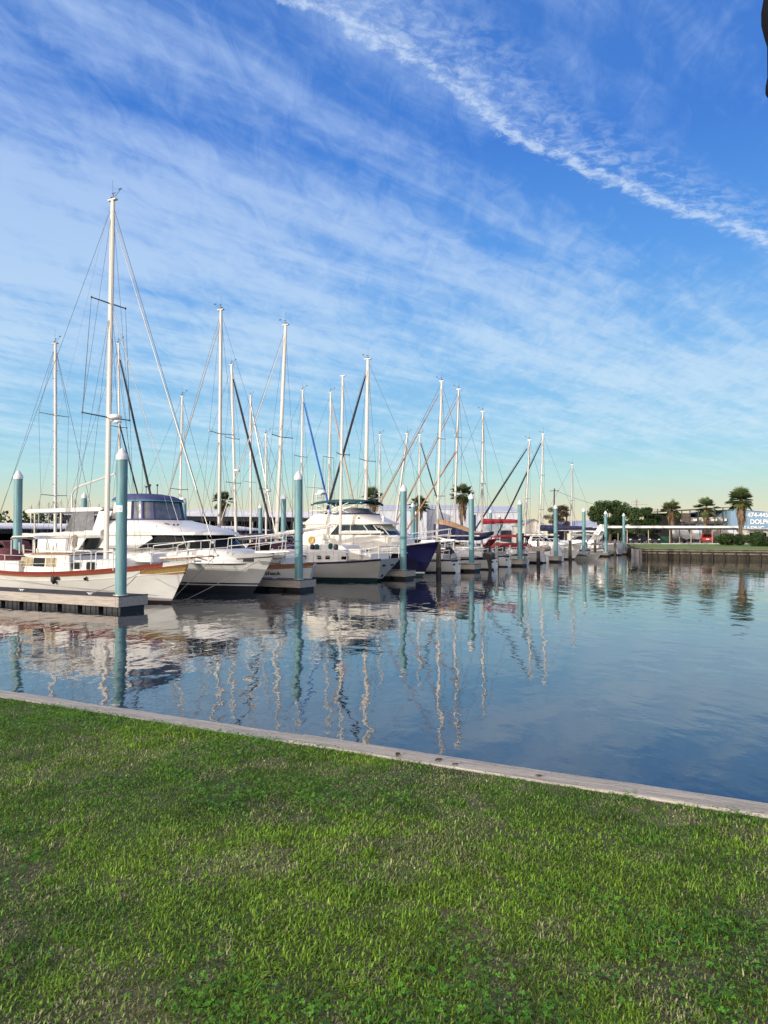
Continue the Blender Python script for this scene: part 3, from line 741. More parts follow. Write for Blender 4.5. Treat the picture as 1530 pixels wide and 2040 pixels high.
# ============ A: white cutter with the red rail (nearest)
A=boat('sailboat','white cutter sailboat with red rail stripe and carved bow board, nearest boat','sailboat',3.2,group=SB)
H=Hull(13.4,3.75,1.5,1.22,1.78,.98,.5,tr=.72,xb=.36,band=.20,sm=.48,pb=.8,bp=.72,band_to=-.55,ps=.3)
H.build(A,(M['bootr'],M['bootr'],M['gel'],M['red']),rub=(M['teak'],-2,.022))
for sg in (-1,1):
    mb=MB(); P=[]
    for r in H.rw:
        p=r[-3]
        P.append((p[0],sg*(p[1]+.004),p[2]-.05))
    mb.tube(P,.012,5); mb.build('cove_bead',M['gel2'],A)
# carved trail board on the bow
for sg in (-1,1):
    lo=[];hi=[]
    for r in H.rw:
        if -1.7<r[-2][0]<.36:
            t=(r[-2][0]+1.7)/2.05; a=Vector(r[-2]); b=Vector(r[-4]); h_=.30+.42*min(1,t*1.2)
            q=a.lerp(b,h_*1.15 if t>.08 else .25); a=a.lerp(b,.12)
            lo.append((q.x,sg*(q.y+.014),q.z)); hi.append((a.x,sg*(a.y+.014),a.z))
    mb=MB(); mb.grid([lo,hi]); tb=mb.build('trail_board',M['gilt'],A)
    mb=MB(); mb.tube(lo+list(reversed(hi))+[lo[0]],.02,5); mb.build('board_frame',M['teak'],tb)
mb=MB(); mb.tube([(-1.9,0,1.78),(1.85,0,1.98)],[.07,.05],10); mb.build('bowsprit',M['gel2'],A)
mb=MB()
for y in (-.22,-.11,.11,.22): mb.box((.35,y,1.875),(2.6,.07,.04),ry=-R(3.4))
mb.box((1.62,0,1.955),(.10,.56,.05)); mb.build('bow_platform',M['teak'],A)
mb=MB(); mb.tube([(1.75,0,1.98),(-.45,0,.22)],.010,5); mb.build('bobstay',M['wire'],A)
mb=MB(); mb.box((1.0,.16,1.80),(.9,.06,.05),ry=R(12)); mb.box((.62,.16,1.72),(.08,.46,.06)); mb.build('anchor',M['steel'],A)
pulpit(A,H,-.9,1.6,.74); rails(A,H,-11.8,-1.0,.68,1.45)
w=lambda x,z:1.12-.10*(z-1.2)
cabin(A,[(-8.35,1.05),(-8.1,1.86),(-7.9,1.93),(-5.65,1.96),(-5.42,1.9),(-5.3,1.05)],w,name='pilothouse')
cabin(A,[(-5.295,1.1),(-5.29,1.70),(-2.35,1.80),(-2.2,1.74),(-2.0,1.2)],lambda x,z:1.0-.1*(z-1.2))
mb=MB(); mb.slab([(-8.3,1.945),(-8.25,1.99),(-5.4,2.02),(-5.3,1.975)],1.2); mb.build('cabin_roof',M['teak'],A)
mb=MB(); mb.slab([(-7.6,2.021),(-7.6,2.10),(-5.5,2.11),(-5.4,2.03)],.85); mb.build('hatch_cover',M['gel'],A)
def upx(*px): return [on_u(x,y,2.1) for x,y in px]
for q,(xa,xb_) in zip((M['glassc'],M['glass'],M['glassc']),((42,63),(66,87),(91,110))):
    a=on_u(xa,1131,2.08)[0]; b=on_u(xb_,1131,2.08)[0]; side_window(A,rrect(a-.03,b+.03,1.40,1.78,.06),w,q,M['gel2'])
for xa,xb_ in ((132,158),(173,189)):
    a=on_u(xa,1127,2.2)[0]; b=on_u(xb_,1127,2.2)[0]; side_window(A,rrect(a-.03,b+.03,1.34,1.63,.07),lambda x,z:1.0-.1*(z-1.2),M['glass'],M['wire'])
portlights(A,H,[on_u(114,1152,1.5)[0],on_u(160,1150,1.5)[0]],1.0,.085,M['black'])
# cockpit frame, winches, deck boxes
for sx in (-9.4,-7.9):
    mb=MB(); mb.tube([(sx,-.95,1.9),(sx,-.95,2.55),(sx+.1,-.6,2.72),(sx+.1,.6,2.72),(sx,.95,2.55),(sx,.95,1.9)],.022,6); mb.build('dodger_frame',M['steel'],A)
mb=MB(); mb.slab([(-9.55,2.6),(-9.4,2.74),(-8.0,2.76),(-7.7,2.6),(-8.0,2.70),(-9.4,2.68)],.9); mb.build('dodger_top',M['cwht'],A)
mb=MB(); mb.slab([(-12.6,1.1),(-12.6,1.62),(-8.4,1.62),(-8.4,1.1)],lambda x,z:1.15+.04*(x+12)); mb.build('cockpit_coaming',M['gel'],A)
random.seed(5)
for i in range(12):
    x,y,h=random.uniform(-9.3,-6.6),random.uniform(-.85,.3),random.uniform(.15,.55); mb=MB(); mb.tube([(x,y,1.95),(x+random.uniform(-.05,.05),y,1.95+h)],random.uniform(.02,.05),7); mb.build('deck_fitting',M['gel2'],A)
mb=MB(); rows=[]
for x,hw,zt in ((-11.6,.55,1.5),(-11.3,.75,2.0),(-10.8,.8,2.18),(-10.2,.75,2.05),(-9.75,.5,1.6)):
    rows.append([(x,-hw*1.1-.35,1.35),(x,-hw-.3,1.6),(x,-hw*.6-.3,zt-.05),(x,-.3,zt),(x,hw*.6-.3,zt-.05),(x,hw-.3,1.6),(x,hw*1.1-.3,1.35)])
mb.grid(rows); mb.build('gear_cover',M['cmar'],A,smooth=60)
mb=MB(); mb.lathe((-8.2,-.85,1.62),[(.12,0),(.14,.05),(.09,.1),(.09,.22),(0,.24)],12); mb.build('winch',M['steel'],A)
mb=MB(); mb.slab([(-2.4,1.66),(-2.45,1.90),(-2.3,2.02),(-1.5,2.04),(-1.3,1.95),(-1.2,1.68)],.42); o=mb.build('deck_locker',M['gel'],A,smooth=60)
for xx in (-4.6,-3.3):
    mb=MB(); mb.tube([(xx,-1.5,1.35),(xx,-1.48,2.05),(xx+.12,-1.46,2.12),(xx+.85,-1.42,2.12),(xx+.95,-1.42,2.05),(xx+.95,-1.44,1.35)],.022,6); mb.build('mast_guard',M['steel'],A)
rig(A,(-4.39,1.75),(-4.2,17.4),r=.135,spr=((.71,.94),(.392,1.30)),chain=(1.76,1.45),bow=(1.78,2.0),stern=(-12.9,1.5),furl=M['alug'],furl_r=.022,boom=(5.1,2.72,.14,M['cwht'],-.08),radar=(.385,1),inner=(.705,.35,1.95,M['alug'],.015),wr=.010)
mb=MB(); mb.tube([(-4.1,.0,12.9),(-.15,0,1.95)],.006,4); mb.tube([(-4.2,.0,17.1),(1.5,.04,2.1)],.008,4); mb.tube([(-4.3,-.1,17.1),(-9.3,0,2.85)],.006,4); mb.build('halyard',M['rope'],A)
random.seed(9)
mb=MB()
for i in range(8):
    x=-6.3+random.uniform(-.14,.14); y=random.uniform(-.16,.05); l=random.uniform(.35,.7); mb.tube([(x,y,2.78),(x-.05,y-.05,2.78-l),(x+.06,y-.03,2.78-l+.05),(x+.08,y,2.8)],.018,5)
mb.build('coiled_halyards',M['rope'],A)
fender(.62+.9,-5.6,.95,'black fender hanging against the white cutter hull above the near dock',M['black'],.12,.36)
line(W(.05,-9.2,1.15),W(1.2,-1.6,.6),.10,'long slack rope sagging from the cutter rail down to the dock cleat')
line(W(-.12,-1.3,.62),W(1.75,-.5,1.45),.06,'rope from the dock cleat up to the carved bow board')
line(W(-.1,-.2,.6),W(1.9,-1.2,1.15),.05,'lower rope beside the teal pile up to the cutter hull',M['roped'])
# ============ B: motor yacht
B=boat('motor_yacht','white motor yacht with dark wedge windows and blue canvas flybridge enclosure','yacht',9.0)
H=Hull(14.9,4.5,1.55,1.5,1.98,1.25,-.3,tr=.9,xb=.30,draft=.5,fix=[-.5,-.1,.36,.42,.49],fixm=(0,0,2,4),sm=.5,pb=.98,bp=.62,flare=.08)
H.build(B,(M['boot'],M['boot'],M['gel'],M['gel'],M['navy']),stripe=((),M['navy']),rub=(M['wire'],-2,.028))
for sg in (-1,1):
    mb=MB(); mb.tube([(r[-4][0],sg*(r[-4][1]+.002),r[-4][2]) for r in H.rw],.008,4); mb.build('hull_crease',M['gel2'],B)
house(B,[(1.45,-10.3,-.75,1.72,2.6),(1.98,-10.3,-1.15,1.68,2.6),(2.10,-10.3,-1.5,1.6,2.5),(2.12,-10.3,-2.0,1.9,3.2),(2.78,-10.3,-2.75,1.84,3.0),(2.78,-10.3,-2.35,2.0,3.2),(2.90,-10.3,-2.45,2.02,3.2),(3.06,-10.3,-3.1,1.92,2.9),(3.28,-10.3,-4.2,1.8,2.4),(3.46,-10.2,-5.3,1.68,1.8),(3.52,-10.2,-5.5,1.6,1.7)])
ringwin(B,(2.14,-6.55,-2.02,1.9,3.2),(2.77,-5.3,-2.74,1.84,3.0),M['glass'],mull=(.22,.40,.60,.78),mullm=M['black'])
for sg in (-1,1):
    mb=MB(); mb.tube([(-10.2,sg*2.0,2.93),(-5.6,sg*2.03,2.93)],.014,4); mb.build('crease_line',M['gel2'],B)
# flybridge enclosure
E1=(3.53,-8.8,-6.2,1.5,.9); E2=(4.55,-8.7,-6.4,1.40,.8)
ec=house(B,[E1,E2],M['clear'],'enclosure_panel',cap=False)
a,b=ring(*E1,off=.035),ring(*E2,off=.035); lo,hi=a[:6],b[:6]
for sg in (1,-1):
    mb=MB(); mb.grid([[(x,sg*y,z+.06) for x,y,z in lo],[(x,sg*y,z) for x,y,z in hi]]); mb.build('curtain',M['vinyl'],ec)
    A1,B1=ring(*E1,off=.03),ring(*E2,off=.03)
    for i in (5,9,13):
        mb=MB(); p,q=Vector(A1[i]),Vector(B1[i]); p.y*=sg;q.y*=sg; mb.tube([p,q],.06,6); mb.build('panel_seam',M['cblue'],ec)
mb=MB(); R_=[full(ring(4.50,-8.85,-6.2,1.50,.9)),full(ring(4.60,-8.85,-6.25,1.49,.9)),full(ring(4.80,-8.7,-6.8,1.25,.7)),full(ring(4.9,-8.5,-7.3,.8,.5))]
mb.grid(R_); mb.add(R_[-1],[tuple(range(len(R_[-1])))])
for a_,b_ in zip(R_[:-1],R_[1:]): mb.add([a_[0],b_[0],b_[-1],a_[-1]],[(0,1,2,3)])
bt=mb.build('bimini_top',M['cblue'],B,smooth=60)
mb=MB(); mb.tube(full(ring(4.51,-8.86,-6.19,1.51,.9)),.028,6); mb.build('trim',M['aqua'],bt)
mb=MB(); mb.tube(full(ring(3.56,-8.8,-6.17,1.52,.9)),.05,6); mb.build('coaming_rail',M['cblue'],B)
# hardtop over the aft deck with its posts, side wing, screens
mb=MB(); mb.slab([(-14.85,3.98),(-14.9,4.08),(-14.6,4.16),(-9.1,4.20),(-8.9,4.1),(-9.2,3.99)],2.0); mb.build('hardtop',M['gel'],B,smooth=50)
for x,y in ((-14.3,-1.85),(-14.3,1.85),(-12.2,-1.85),(-12.2,1.85)):
    mb=MB(); mb.tube([(x,y,1.5),(x,y,4.0)],.045,8); mb.build('hardtop_post',M['alu'],B)
w=lambda x,z:2.05-.09*(z-1.5)
cabin(B,[(-13.9,1.3),(-13.9,2.70),(-10.1,2.74),(-10.1,1.3)],w,name='aft_cabin')
side_window(B,[(-10.35,1.75),(-10.2,2.62),(-9.0,2.66),(-9.6,1.75)],lambda x,z:2.04,M['glass'],name='side_door')
side_window(B,[(-11.9,2.82),(-11.2,3.96),(-9.6,3.97),(-9.6,2.82)],1.93,M['clear'],name='screen_panel',off=.02)
for sg in (-1,1):
    mb=MB(); mb.extrude([(-9.75,sg*1.96,2.80),(-9.2,sg*1.96,3.98),(-8.3,sg*1.90,3.99),(-9.05,sg*1.96,2.80)],(0,sg*.05,0)); mb.build('wing_support',M['gel'],B)
mb=MB()
for i in range(6): mb.box((-11.0+.17*i,-2.02,1.62+.2*i),(.34,.34,.05))
mb.extrude([(-11.3,-2.2,1.5),(-10.0,-2.2,2.75),(-9.75,-2.2,2.75),(-11.0,-2.2,1.5)],(0,.04,0)); mb.build('boarding_stair',M['gel'],B)
mb=MB(); mb.tube([(-12.9,-.6,4.15),(-12.9,-.6,5.0),(-12.75,-.6,5.25),(-12.4,-.6,5.4),(-9.6,-.6,6.0)],.055,7); mb.tube([(-9.6,-.6,6.0),(-9.6,-.6,5.8)],.03,6); mb.build('davit_crane',M['alu'],B)
mb=MB()
for x,y in ((-7.2,-.5),(-6.9,-.3),(-8.4,.4)): mb.tube([(x,y,4.85),(x,y,5.3)],.02,5); mb.ball((x,y,5.33),.06,8)
mb.tube([(-8.9,.6,4.8),(-8.9,.6,6.6)],.012,4); mb.build('antenna',M['black'],B)
mb=MB(); mb.box((-5.6,-1.80,3.16),(.30,.06,.16)); mb.build('air_vent',M['steel'],B)
mb=MB()
for x in (-4.6,-4.35): mb.ball((x,-1.5,3.28),.06,8)
mb.tube([(-4.9,-1.5,3.3),(-5.2,-1.5,3.36)],.03,6); mb.build('horn',M['wire'],B)
mb=MB(); mb.lathe((0,0,0),[(.12,0),(.12,.03),(.07,.035)],14); T=Matrix.Translation((-7.9,-1.93,2.42))@Matrix.Rotation(R(90),4,'X'); mb2=MB(); mb2.T=T; mb2.lathe((0,0,0),[(.13,0),(.13,.03),(.08,.035)],14); mb2.build('side_light',M['steel'],B)
rails(B,H,-8.6,-1.4,.80,1.25,wires=(.3,.6),inset=.12); pulpit(B,H,-1.5,.9,.82)
mb=MB(); mb.slab([(-.6,1.94),(-.6,2.03),(1.2,2.06),(1.35,2.02),(.2,1.93)],lambda x,z:.34-.10*max(0,x)); mb.build('anchor_platform',M['gel'],B)
mb=MB(); mb.box((-.35,-1.12,1.62),(.5,.05,.16),rz=R(33)); mb.build('hawse_port',M['black'],B)
line(W(4.4,-.9,.05),W(8.0,.2,1.62),.05,'rope from the water at the cutter stem up to the motor yacht bow')
# ============ Shack: stern-out sloop between yacht and ketch
SS=boat('sailboat','white sailboat with brown stripe and dark name lettering, behind the yacht bow','sailboat',14.4,False,group=SB)
H=Hull(12.4,3.8,1.25,1.15,1.6,1.5,.45,tr=.08,se=.6,xb=13.4,band=.22,sm=.48,band_to=5)
H.build(SS,(M['bootr'],M['bootr'],M['gel'],M['teak']),rail=(M['wire'],.02))
def hull_y(H,x,z):
    """half breadth of the hull skin at x, z"""
    P=[]
    for r in H.rw:
        for a,b in zip(r[:-1],r[1:]):
            if a[2]<=z<=b[2]:
                t=(z-a[2])/(b[2]-a[2]+1e-9); P.append((a[0]+(b[0]-a[0])*t,a[1]+(b[1]-a[1])*t)); break
    for a,b in zip(P[:-1],P[1:]):
        if a[0]<=x<=b[0]: return a[1]+(b[1]-a[1])*(x-a[0])/(b[0]-a[0]+1e-9)
    return 0
nl=text('name_lettering','Sugar Shack',.33,M['ink'],SS,(0,0,0),(0,0,0),depth=.006,shear=.25,bold=.006)
for vt in nl.data.vertices:
    x=4.35-vt.co.x*1.12; z=.63+vt.co.y*.85; vt.co=(x,hull_y(H,x,z)+.010+vt.co.z,z)
nl.data.update()
mb=MB()
for sg in (-1,1): mb.tube([(2.4,sg*1.33,1.0),(3.2,sg*1.55,.97)],.02,5)
mb.build('cove_stripe',M['red'],SS)
cabin(SS,[(4.0,1.0),(4.2,1.62),(9.6,1.72),(10.3,1.3)],lambda x,z:1.15-.06*max(0,x-7))
side_window(SS,rrect(5.0,6.6,1.30,1.52),lambda x,z:1.15,M['glass']); side_window(SS,rrect(7.0,8.4,1.34,1.54),lambda x,z:1.13,M['glass'])
b5=on_u(436,1085,14.4); t5=on_u(440,618,14.4)
rig(SS,(-b5[0],1.7),(-t5[0],t5[1]),r=.125,mm=M['alug'],spr=((.49,1.05),),chain=(1.8,1.15),bow=(13.1,1.65),stern=(2.1,1.3),furl=M['alug'],furl_r=.035,boom=(4.6,2.55,.10,M['gry'],.05),wr=.010)
for i,(x,h) in enumerate(((2.3,.95),(2.8,.95),(2.3,.55))):
    mb=MB(); mb.tube([(x,-1.05,1.2),(x-.1,-1.0,1.2+h),(x-.15,0,1.3+h),(x-.1,1.0,1.2+h),(x,1.05,1.2)],.022,6); mb.build('stern_rail',M['steel'],SS)
rails(SS,H,2.6,11.8,.66,1.5); pulpit(SS,H,11.8,13,.7)
mb=MB(); mb.slab([(2.4,1.15),(2.4,1.55),(4.2,1.62),(4.2,1.15)],1.1); mb.build('cockpit_coaming',M['gel'],SS)
for j,(x,z) in enumerate(((2.6,1.62),(3.4,1.75),(2.9,1.35))):
    mb=MB(); mb.box((x,1.22,z),(.9,.10,.14)); mb.build('seat_cushion',M['gry'],SS)
mb=MB(); mb.slab([(2.9,2.0),(3.1,2.35),(4.4,2.42),(5.0,1.8),(4.4,2.36),(3.1,2.28)],1.2); mb.build('dodger',M['cmar'],SS)
# ============ C: white ketch, stern out
K=boat('sailboat','white two masted ketch with navy rail, transom facing right','sailboat',20.5,False,group=SB)
H=Hull(14.3,3.9,1.36,1.10,1.75,1.6,.85,tr=.66,xb=13.9,sm=.46,band=.09,draft=.5,fix=[-.5,-.1,.14,.19],fixm=(0,0,1),pm=.42,ps=.9)
H.build(K,(M['bootg'],M['bootg'],M['gel'],M['navy']),rub=(M['navy'],-1,.045))
for sg in (-1,1):
    mb=MB(); mb.tube([(r[-5][0],sg*(r[-5][1]+.004),r[-5][2]+.05) for r in H.rw[2:22]],.014,4); mb.build('cove_stripe',M['gilt'],K)
tx=lambda z:H.xs+.85*(1-z/1.36)
for y in (-.52,.52):
    z=1.0; mb=MB(); mb.T=Matrix.Translation((tx(z)-.004,y,z))@Matrix.Rotation(R(32),4,'Y'); mb.box((0,0,0),(.03,.34,.19)); mb.build('transom_window',M['glass'],K)
mb=MB(); mb.T=Matrix.Translation((tx(.33)-.02,0,.33))@Matrix.Rotation(R(-90-32),4,'Y'); mb.lathe((0,0,0),[(.09,-.02),(.09,.03),(.04,.04)],12); mb.build('exhaust_outlet',M['black'],K)
w=lambda x,z:1.42-.12*(z-1.1)-.05*max(0,x-8)
cabin(K,[(1.9,.95),(2.0,1.78),(2.4,1.86),(10.4,1.90),(11.2,1.75),(11.9,1.2)],w)
for xa,xb_ in ((631,640),(648,657),(680,690),(600,612),(470,482)):
    a=-on_u(xa,1115,19.1)[0]; b=-on_u(xb_,1115,19.1)[0]; side_window(K,rrect(min(a,b),max(a,b),1.30,1.52,.05),w,M['glass'],M['gel2'])
cabin(K,[(2.1,1.85),(2.5,2.12),(3.9,2.2),(4.7,2.15),(5.3,1.86)],.95,name='companionway_hood')
cabin(K,[(.35,1.25),(.35,1.66),(1.88,1.72),(1.88,1.25)],1.15,name='cockpit_coaming')
mb=MB(); 
n=20
for a in range(n): mb.tube([(4.05,.35+.36*math.cos(2*math.pi*a/n),2.28+.36*math.sin(2*math.pi*a/n)),(4.05,.35+.36*math.cos(2*math.pi*(a+1)/n),2.28+.36*math.sin(2*math.pi*(a+1)/n))],.016,5,cap=False)
for a in range(6): mb.tube([(4.05,.35,2.28),(4.05,.35+.36*math.cos(math.pi*a/3),2.28+.36*math.sin(math.pi*a/3))],.01,4)
mb.T=Matrix.Rotation(0,4,'Z'); mb.build('steering_wheel',M['steel'],K)
for j,(x,y,z,m_) in enumerate(((5.9,1.1,1.95,'cteal'),(4.6,1.0,1.98,'black'),(4.25,1.05,2.0,'cteal'),(3.3,.95,2.05,'cteal'),(2.9,.98,2.0,'black'))):
    mb=MB(); mb.lathe((x,y,z-.12),[(.09,0),(.14,.05),(.15,.22),(.10,.32),(0,.34)],12); mb.build('deck_pot',M[m_],K)
for xx in (4.6,5.7,2.3):
    mb=MB(); mb.tube([(xx,1.55,1.15),(xx,1.52,1.68),(xx-.1,1.5,1.75),(xx-.55,1.45,1.72),(xx-.7,1.45,1.2)],.02,6); mb.build('boarding_gate',M['steel'],K)
mb=MB(); mb.box((1.35,1.32,1.63),(.85,.05,.62)); mb.build('weather_cloth',M['gel2'],K)
b12=on_u(677,1095,20.5); t12=on_u(683,750,20.5); b9=on_u(550,1070,20.5); t9=on_u(569,648,20.5)
rig(K,(-b9[0],1.85),(-t9[0],t9[1]),r=.135,spr=((.50,1.1),),chain=(1.85,1.4),bow=(13.6,1.8),stern=None,furl=M['alu'],furl_r=.034,boom=(4.3,2.75,.11,M['cwht'],.55),wr=.010,mast_name='main_mast')
rig(K,(-b12[0],1.8),(-t12[0],t12[1]),r=.095,spr=((.55,.75),),chain=(1.7,1.35),bow=None,stern=(-.3,1.45),boom=(3.1,2.86,.09,M['cwht'],.06),top_gear=False,wr=.007,mast_name='mizzen_mast')
rails(K,H,.6,12.5,.66,1.6); pulpit(K,H,1.0,-.25,.68,bow=False,name='stern_rail'); pulpit(K,H,12.4,13.7,.7)
fender(18.3,-7.3,1.35,'black fender with pointed end at the white ketch side right of the second pile',M['cblk'],.22,.7)
# ============ D: navy trawler yacht
D=boat('trawler_yacht','navy blue trawler yacht with white house and teal bimini','yacht',26.3)
H=Hull(13.9,4.3,1.75,1.60,2.36,1.2,-.2,tr=.85,xb=.92,draft=.5,fix=[-.5,-.1,.20,.30],fixm=(0,0,3),sm=.48,pb=1.1,bp=.66,flare=.22)
H.build(D,(M['bootg'],M['bootg'],M['navy'],M['white']),rail=(M['gel'],.055))
mb=MB(); mb.slab([(-.2,2.30),(-.2,2.40),(2.05,2.50),(2.1,2.42),(.6,2.30)],lambda x,z:.42-.12*max(0,x)); mb.build('bow_platform',M['gel'],D)
house(D,[(1.55,-9.2,-.95,1.78,1.2),(2.66,-9.2,-1.35,1.70,1.2),(2.72,-9.1,-1.5,1.66,1.2),(2.73,-9.1,-2.2,1.64,1.1),(2.75,-8.9,-2.25,1.62,1.1),(3.5,-8.6,-3.0,1.56,1.0),(3.51,-8.8,-2.35,1.72,1.5),(3.58,-8.8,-2.4,1.72,1.5),(3.75,-8.6,-2.9,1.66,1.4),(4.2,-8.0,-3.95,1.56,1.2)],M['gel2'])
ringwin(D,(2.78,-6.6,-2.29,1.62,1.1),(3.46,-6.0,-2.98,1.56,1.0),M['glassb'],mull=(.085,.17,.30,.40,.60,.70,.83,.915))
mb=MB(); mb.tube(full(ring(4.22,-6.4,-3.95,1.57,1.2)),.05,6); mb.build('coaming_rail',M['cnavy'],D)
ws=house(D,[(4.22,-6.2,-4.15,1.45,1.0),(4.62,-6.2,-4.75,1.38,.9)],M['clear'],'windscreen',cap=False)
mb=MB(); mb.tube(full(ring(4.63,-6.2,-4.75,1.38,.9)),.02,5); mb.tube([(x,y,4.50) for x,y,z in full(ring(4.5,-8.4,-5.4,1.5,.6))],.02,5)
for x,y in ((-8.3,-1.5),(-8.3,1.5),(-7.2,-1.5),(-7.2,1.5)): mb.tube([(x,y,4.1),(x,y,4.5)],.018,5)
mb.build('flybridge_rail',M['steel'],D)
mb=MB(); rows=[]
for i in range(15):
    q=i/14; x=-8.3+4.2*q; zc=5.06+.16*math.sin(math.pi*q)**.8; dr_=(.14 if i in(0,14) else .04+.05*math.sin(math.pi*q*3)**2)
    rows.append([(x,-1.5,zc-.16-dr_*.6),(x,-1.47,zc-.10),(x,-.9,zc+.04),(x,0,zc+.08),(x,.9,zc+.04),(x,1.47,zc-.10),(x,1.5,zc-.16-dr_*.6)])
mb.grid(rows); bt=mb.build('bimini_top',M['cteal'],D,smooth=70); bt.modifiers.new('s','SOLIDIFY').thickness=.02
mb=MB()
for sg in (-1,1):
    for a,b in ((-8.2,-6.4),(-4.2,-6.4),(-6.2,-6.4),(-7.2,-5.2),(-5.2,-7.2)): mb.tube([(a,sg*1.46,5.0),(b,sg*1.5,4.3)],.016,5)
mb.build('bimini_frame',M['steel'],D)
mb=MB()
for sg in (-1,1):
    mb.tube([(-8.4,sg*.5,4.2),(-8.6,sg*.25,5.75)],.04,6)
    for k in range(4): mb.tube([(-8.42-.04*k,-.46+.06*k,4.4+.35*k),(-8.42-.04*k,.46-.06*k,4.4+.35*k)],.018,5)
mb.tube([(-9.3,0,3.6),(-8.95,0,7.2)],[.08,.05],8); mb.tube([(-9.0,-1.1,6.2),(-8.9,1.1,6.2)],.02,5); ms=mb.build('signal_mast',M['alu'],D)
mb=MB(); mb.lathe((-8.35,0,5.75),[(.22,0),(.32,.06),(.32,.17),(.24,.24),(0,.25)],16); mb.box((-8.45,0,5.72),(.5,.7,.05)); mb.build('radar_dome',M['white'],ms)
# life ring, steps, locker, rails
mb=MB(); mb.T=Matrix.Translation((-8.05,-1.79,2.42))@Matrix.Rotation(R(90),4,'X')
n=18
pts=[(.21*math.cos(2*math.pi*i/n),.21*math.sin(2*math.pi*i/n),0) for i in range(n+1)]; mb.tube(pts,.06,8,cap=False); mb.lathe((0,0,-.02),[(.16,0),(.16,.02)],14); mb.build('life_ring',M['yel'],D)
mb=MB(); mb.box((-6.9,-1.80,2.62),(.6,.06,.30)); mb.build('name_board',M['gel2'],D)
mb=MB(); mb.tube([(-6.6,-1.9,2.52),(-1.2,-1.9,2.72)],.02,5)
for i in range(7): mb.tube([(-6.6+.9*i,-1.9,2.52+.033*i),(-6.6+.9*i,-2.0,1.75+.04*i)],.016,5)
mb.build('grab_rail',M['steel'],D)
mb=MB(); mb.box((-4.3,-1.64,3.92),(.12,.05,.10)); mb.build('camera',M['black'],D)
mb=MB(); mb.lathe((-2.9,-.75,3.68),[(.06,0),(.06,.2),(.11,.22),(.11,.38),(.05,.42)],10); mb.build('searchlight',M['white'],D)
pulpit(D,H,-1.2,1.7,.75); rails(D,H,-8.8,-1.3,.55,1.5,wires=(.55,),inset=.05)
mb=MB(); mb.box((-1.9,-1.82,1.45),(.42,.03,.10)); mb.build('hawse_plate',M['steel'],D)
mb=MB(); mb.box((-4.5,-1.9,1.2),(.1,.02,.1)); 
def on_v(x,y,v):
    d=ray(x,y); t=((P0-C0).dot(DV)+v)/d.dot(DV); p=C0+d*t
    return (p-P0).dot(DU),p.z
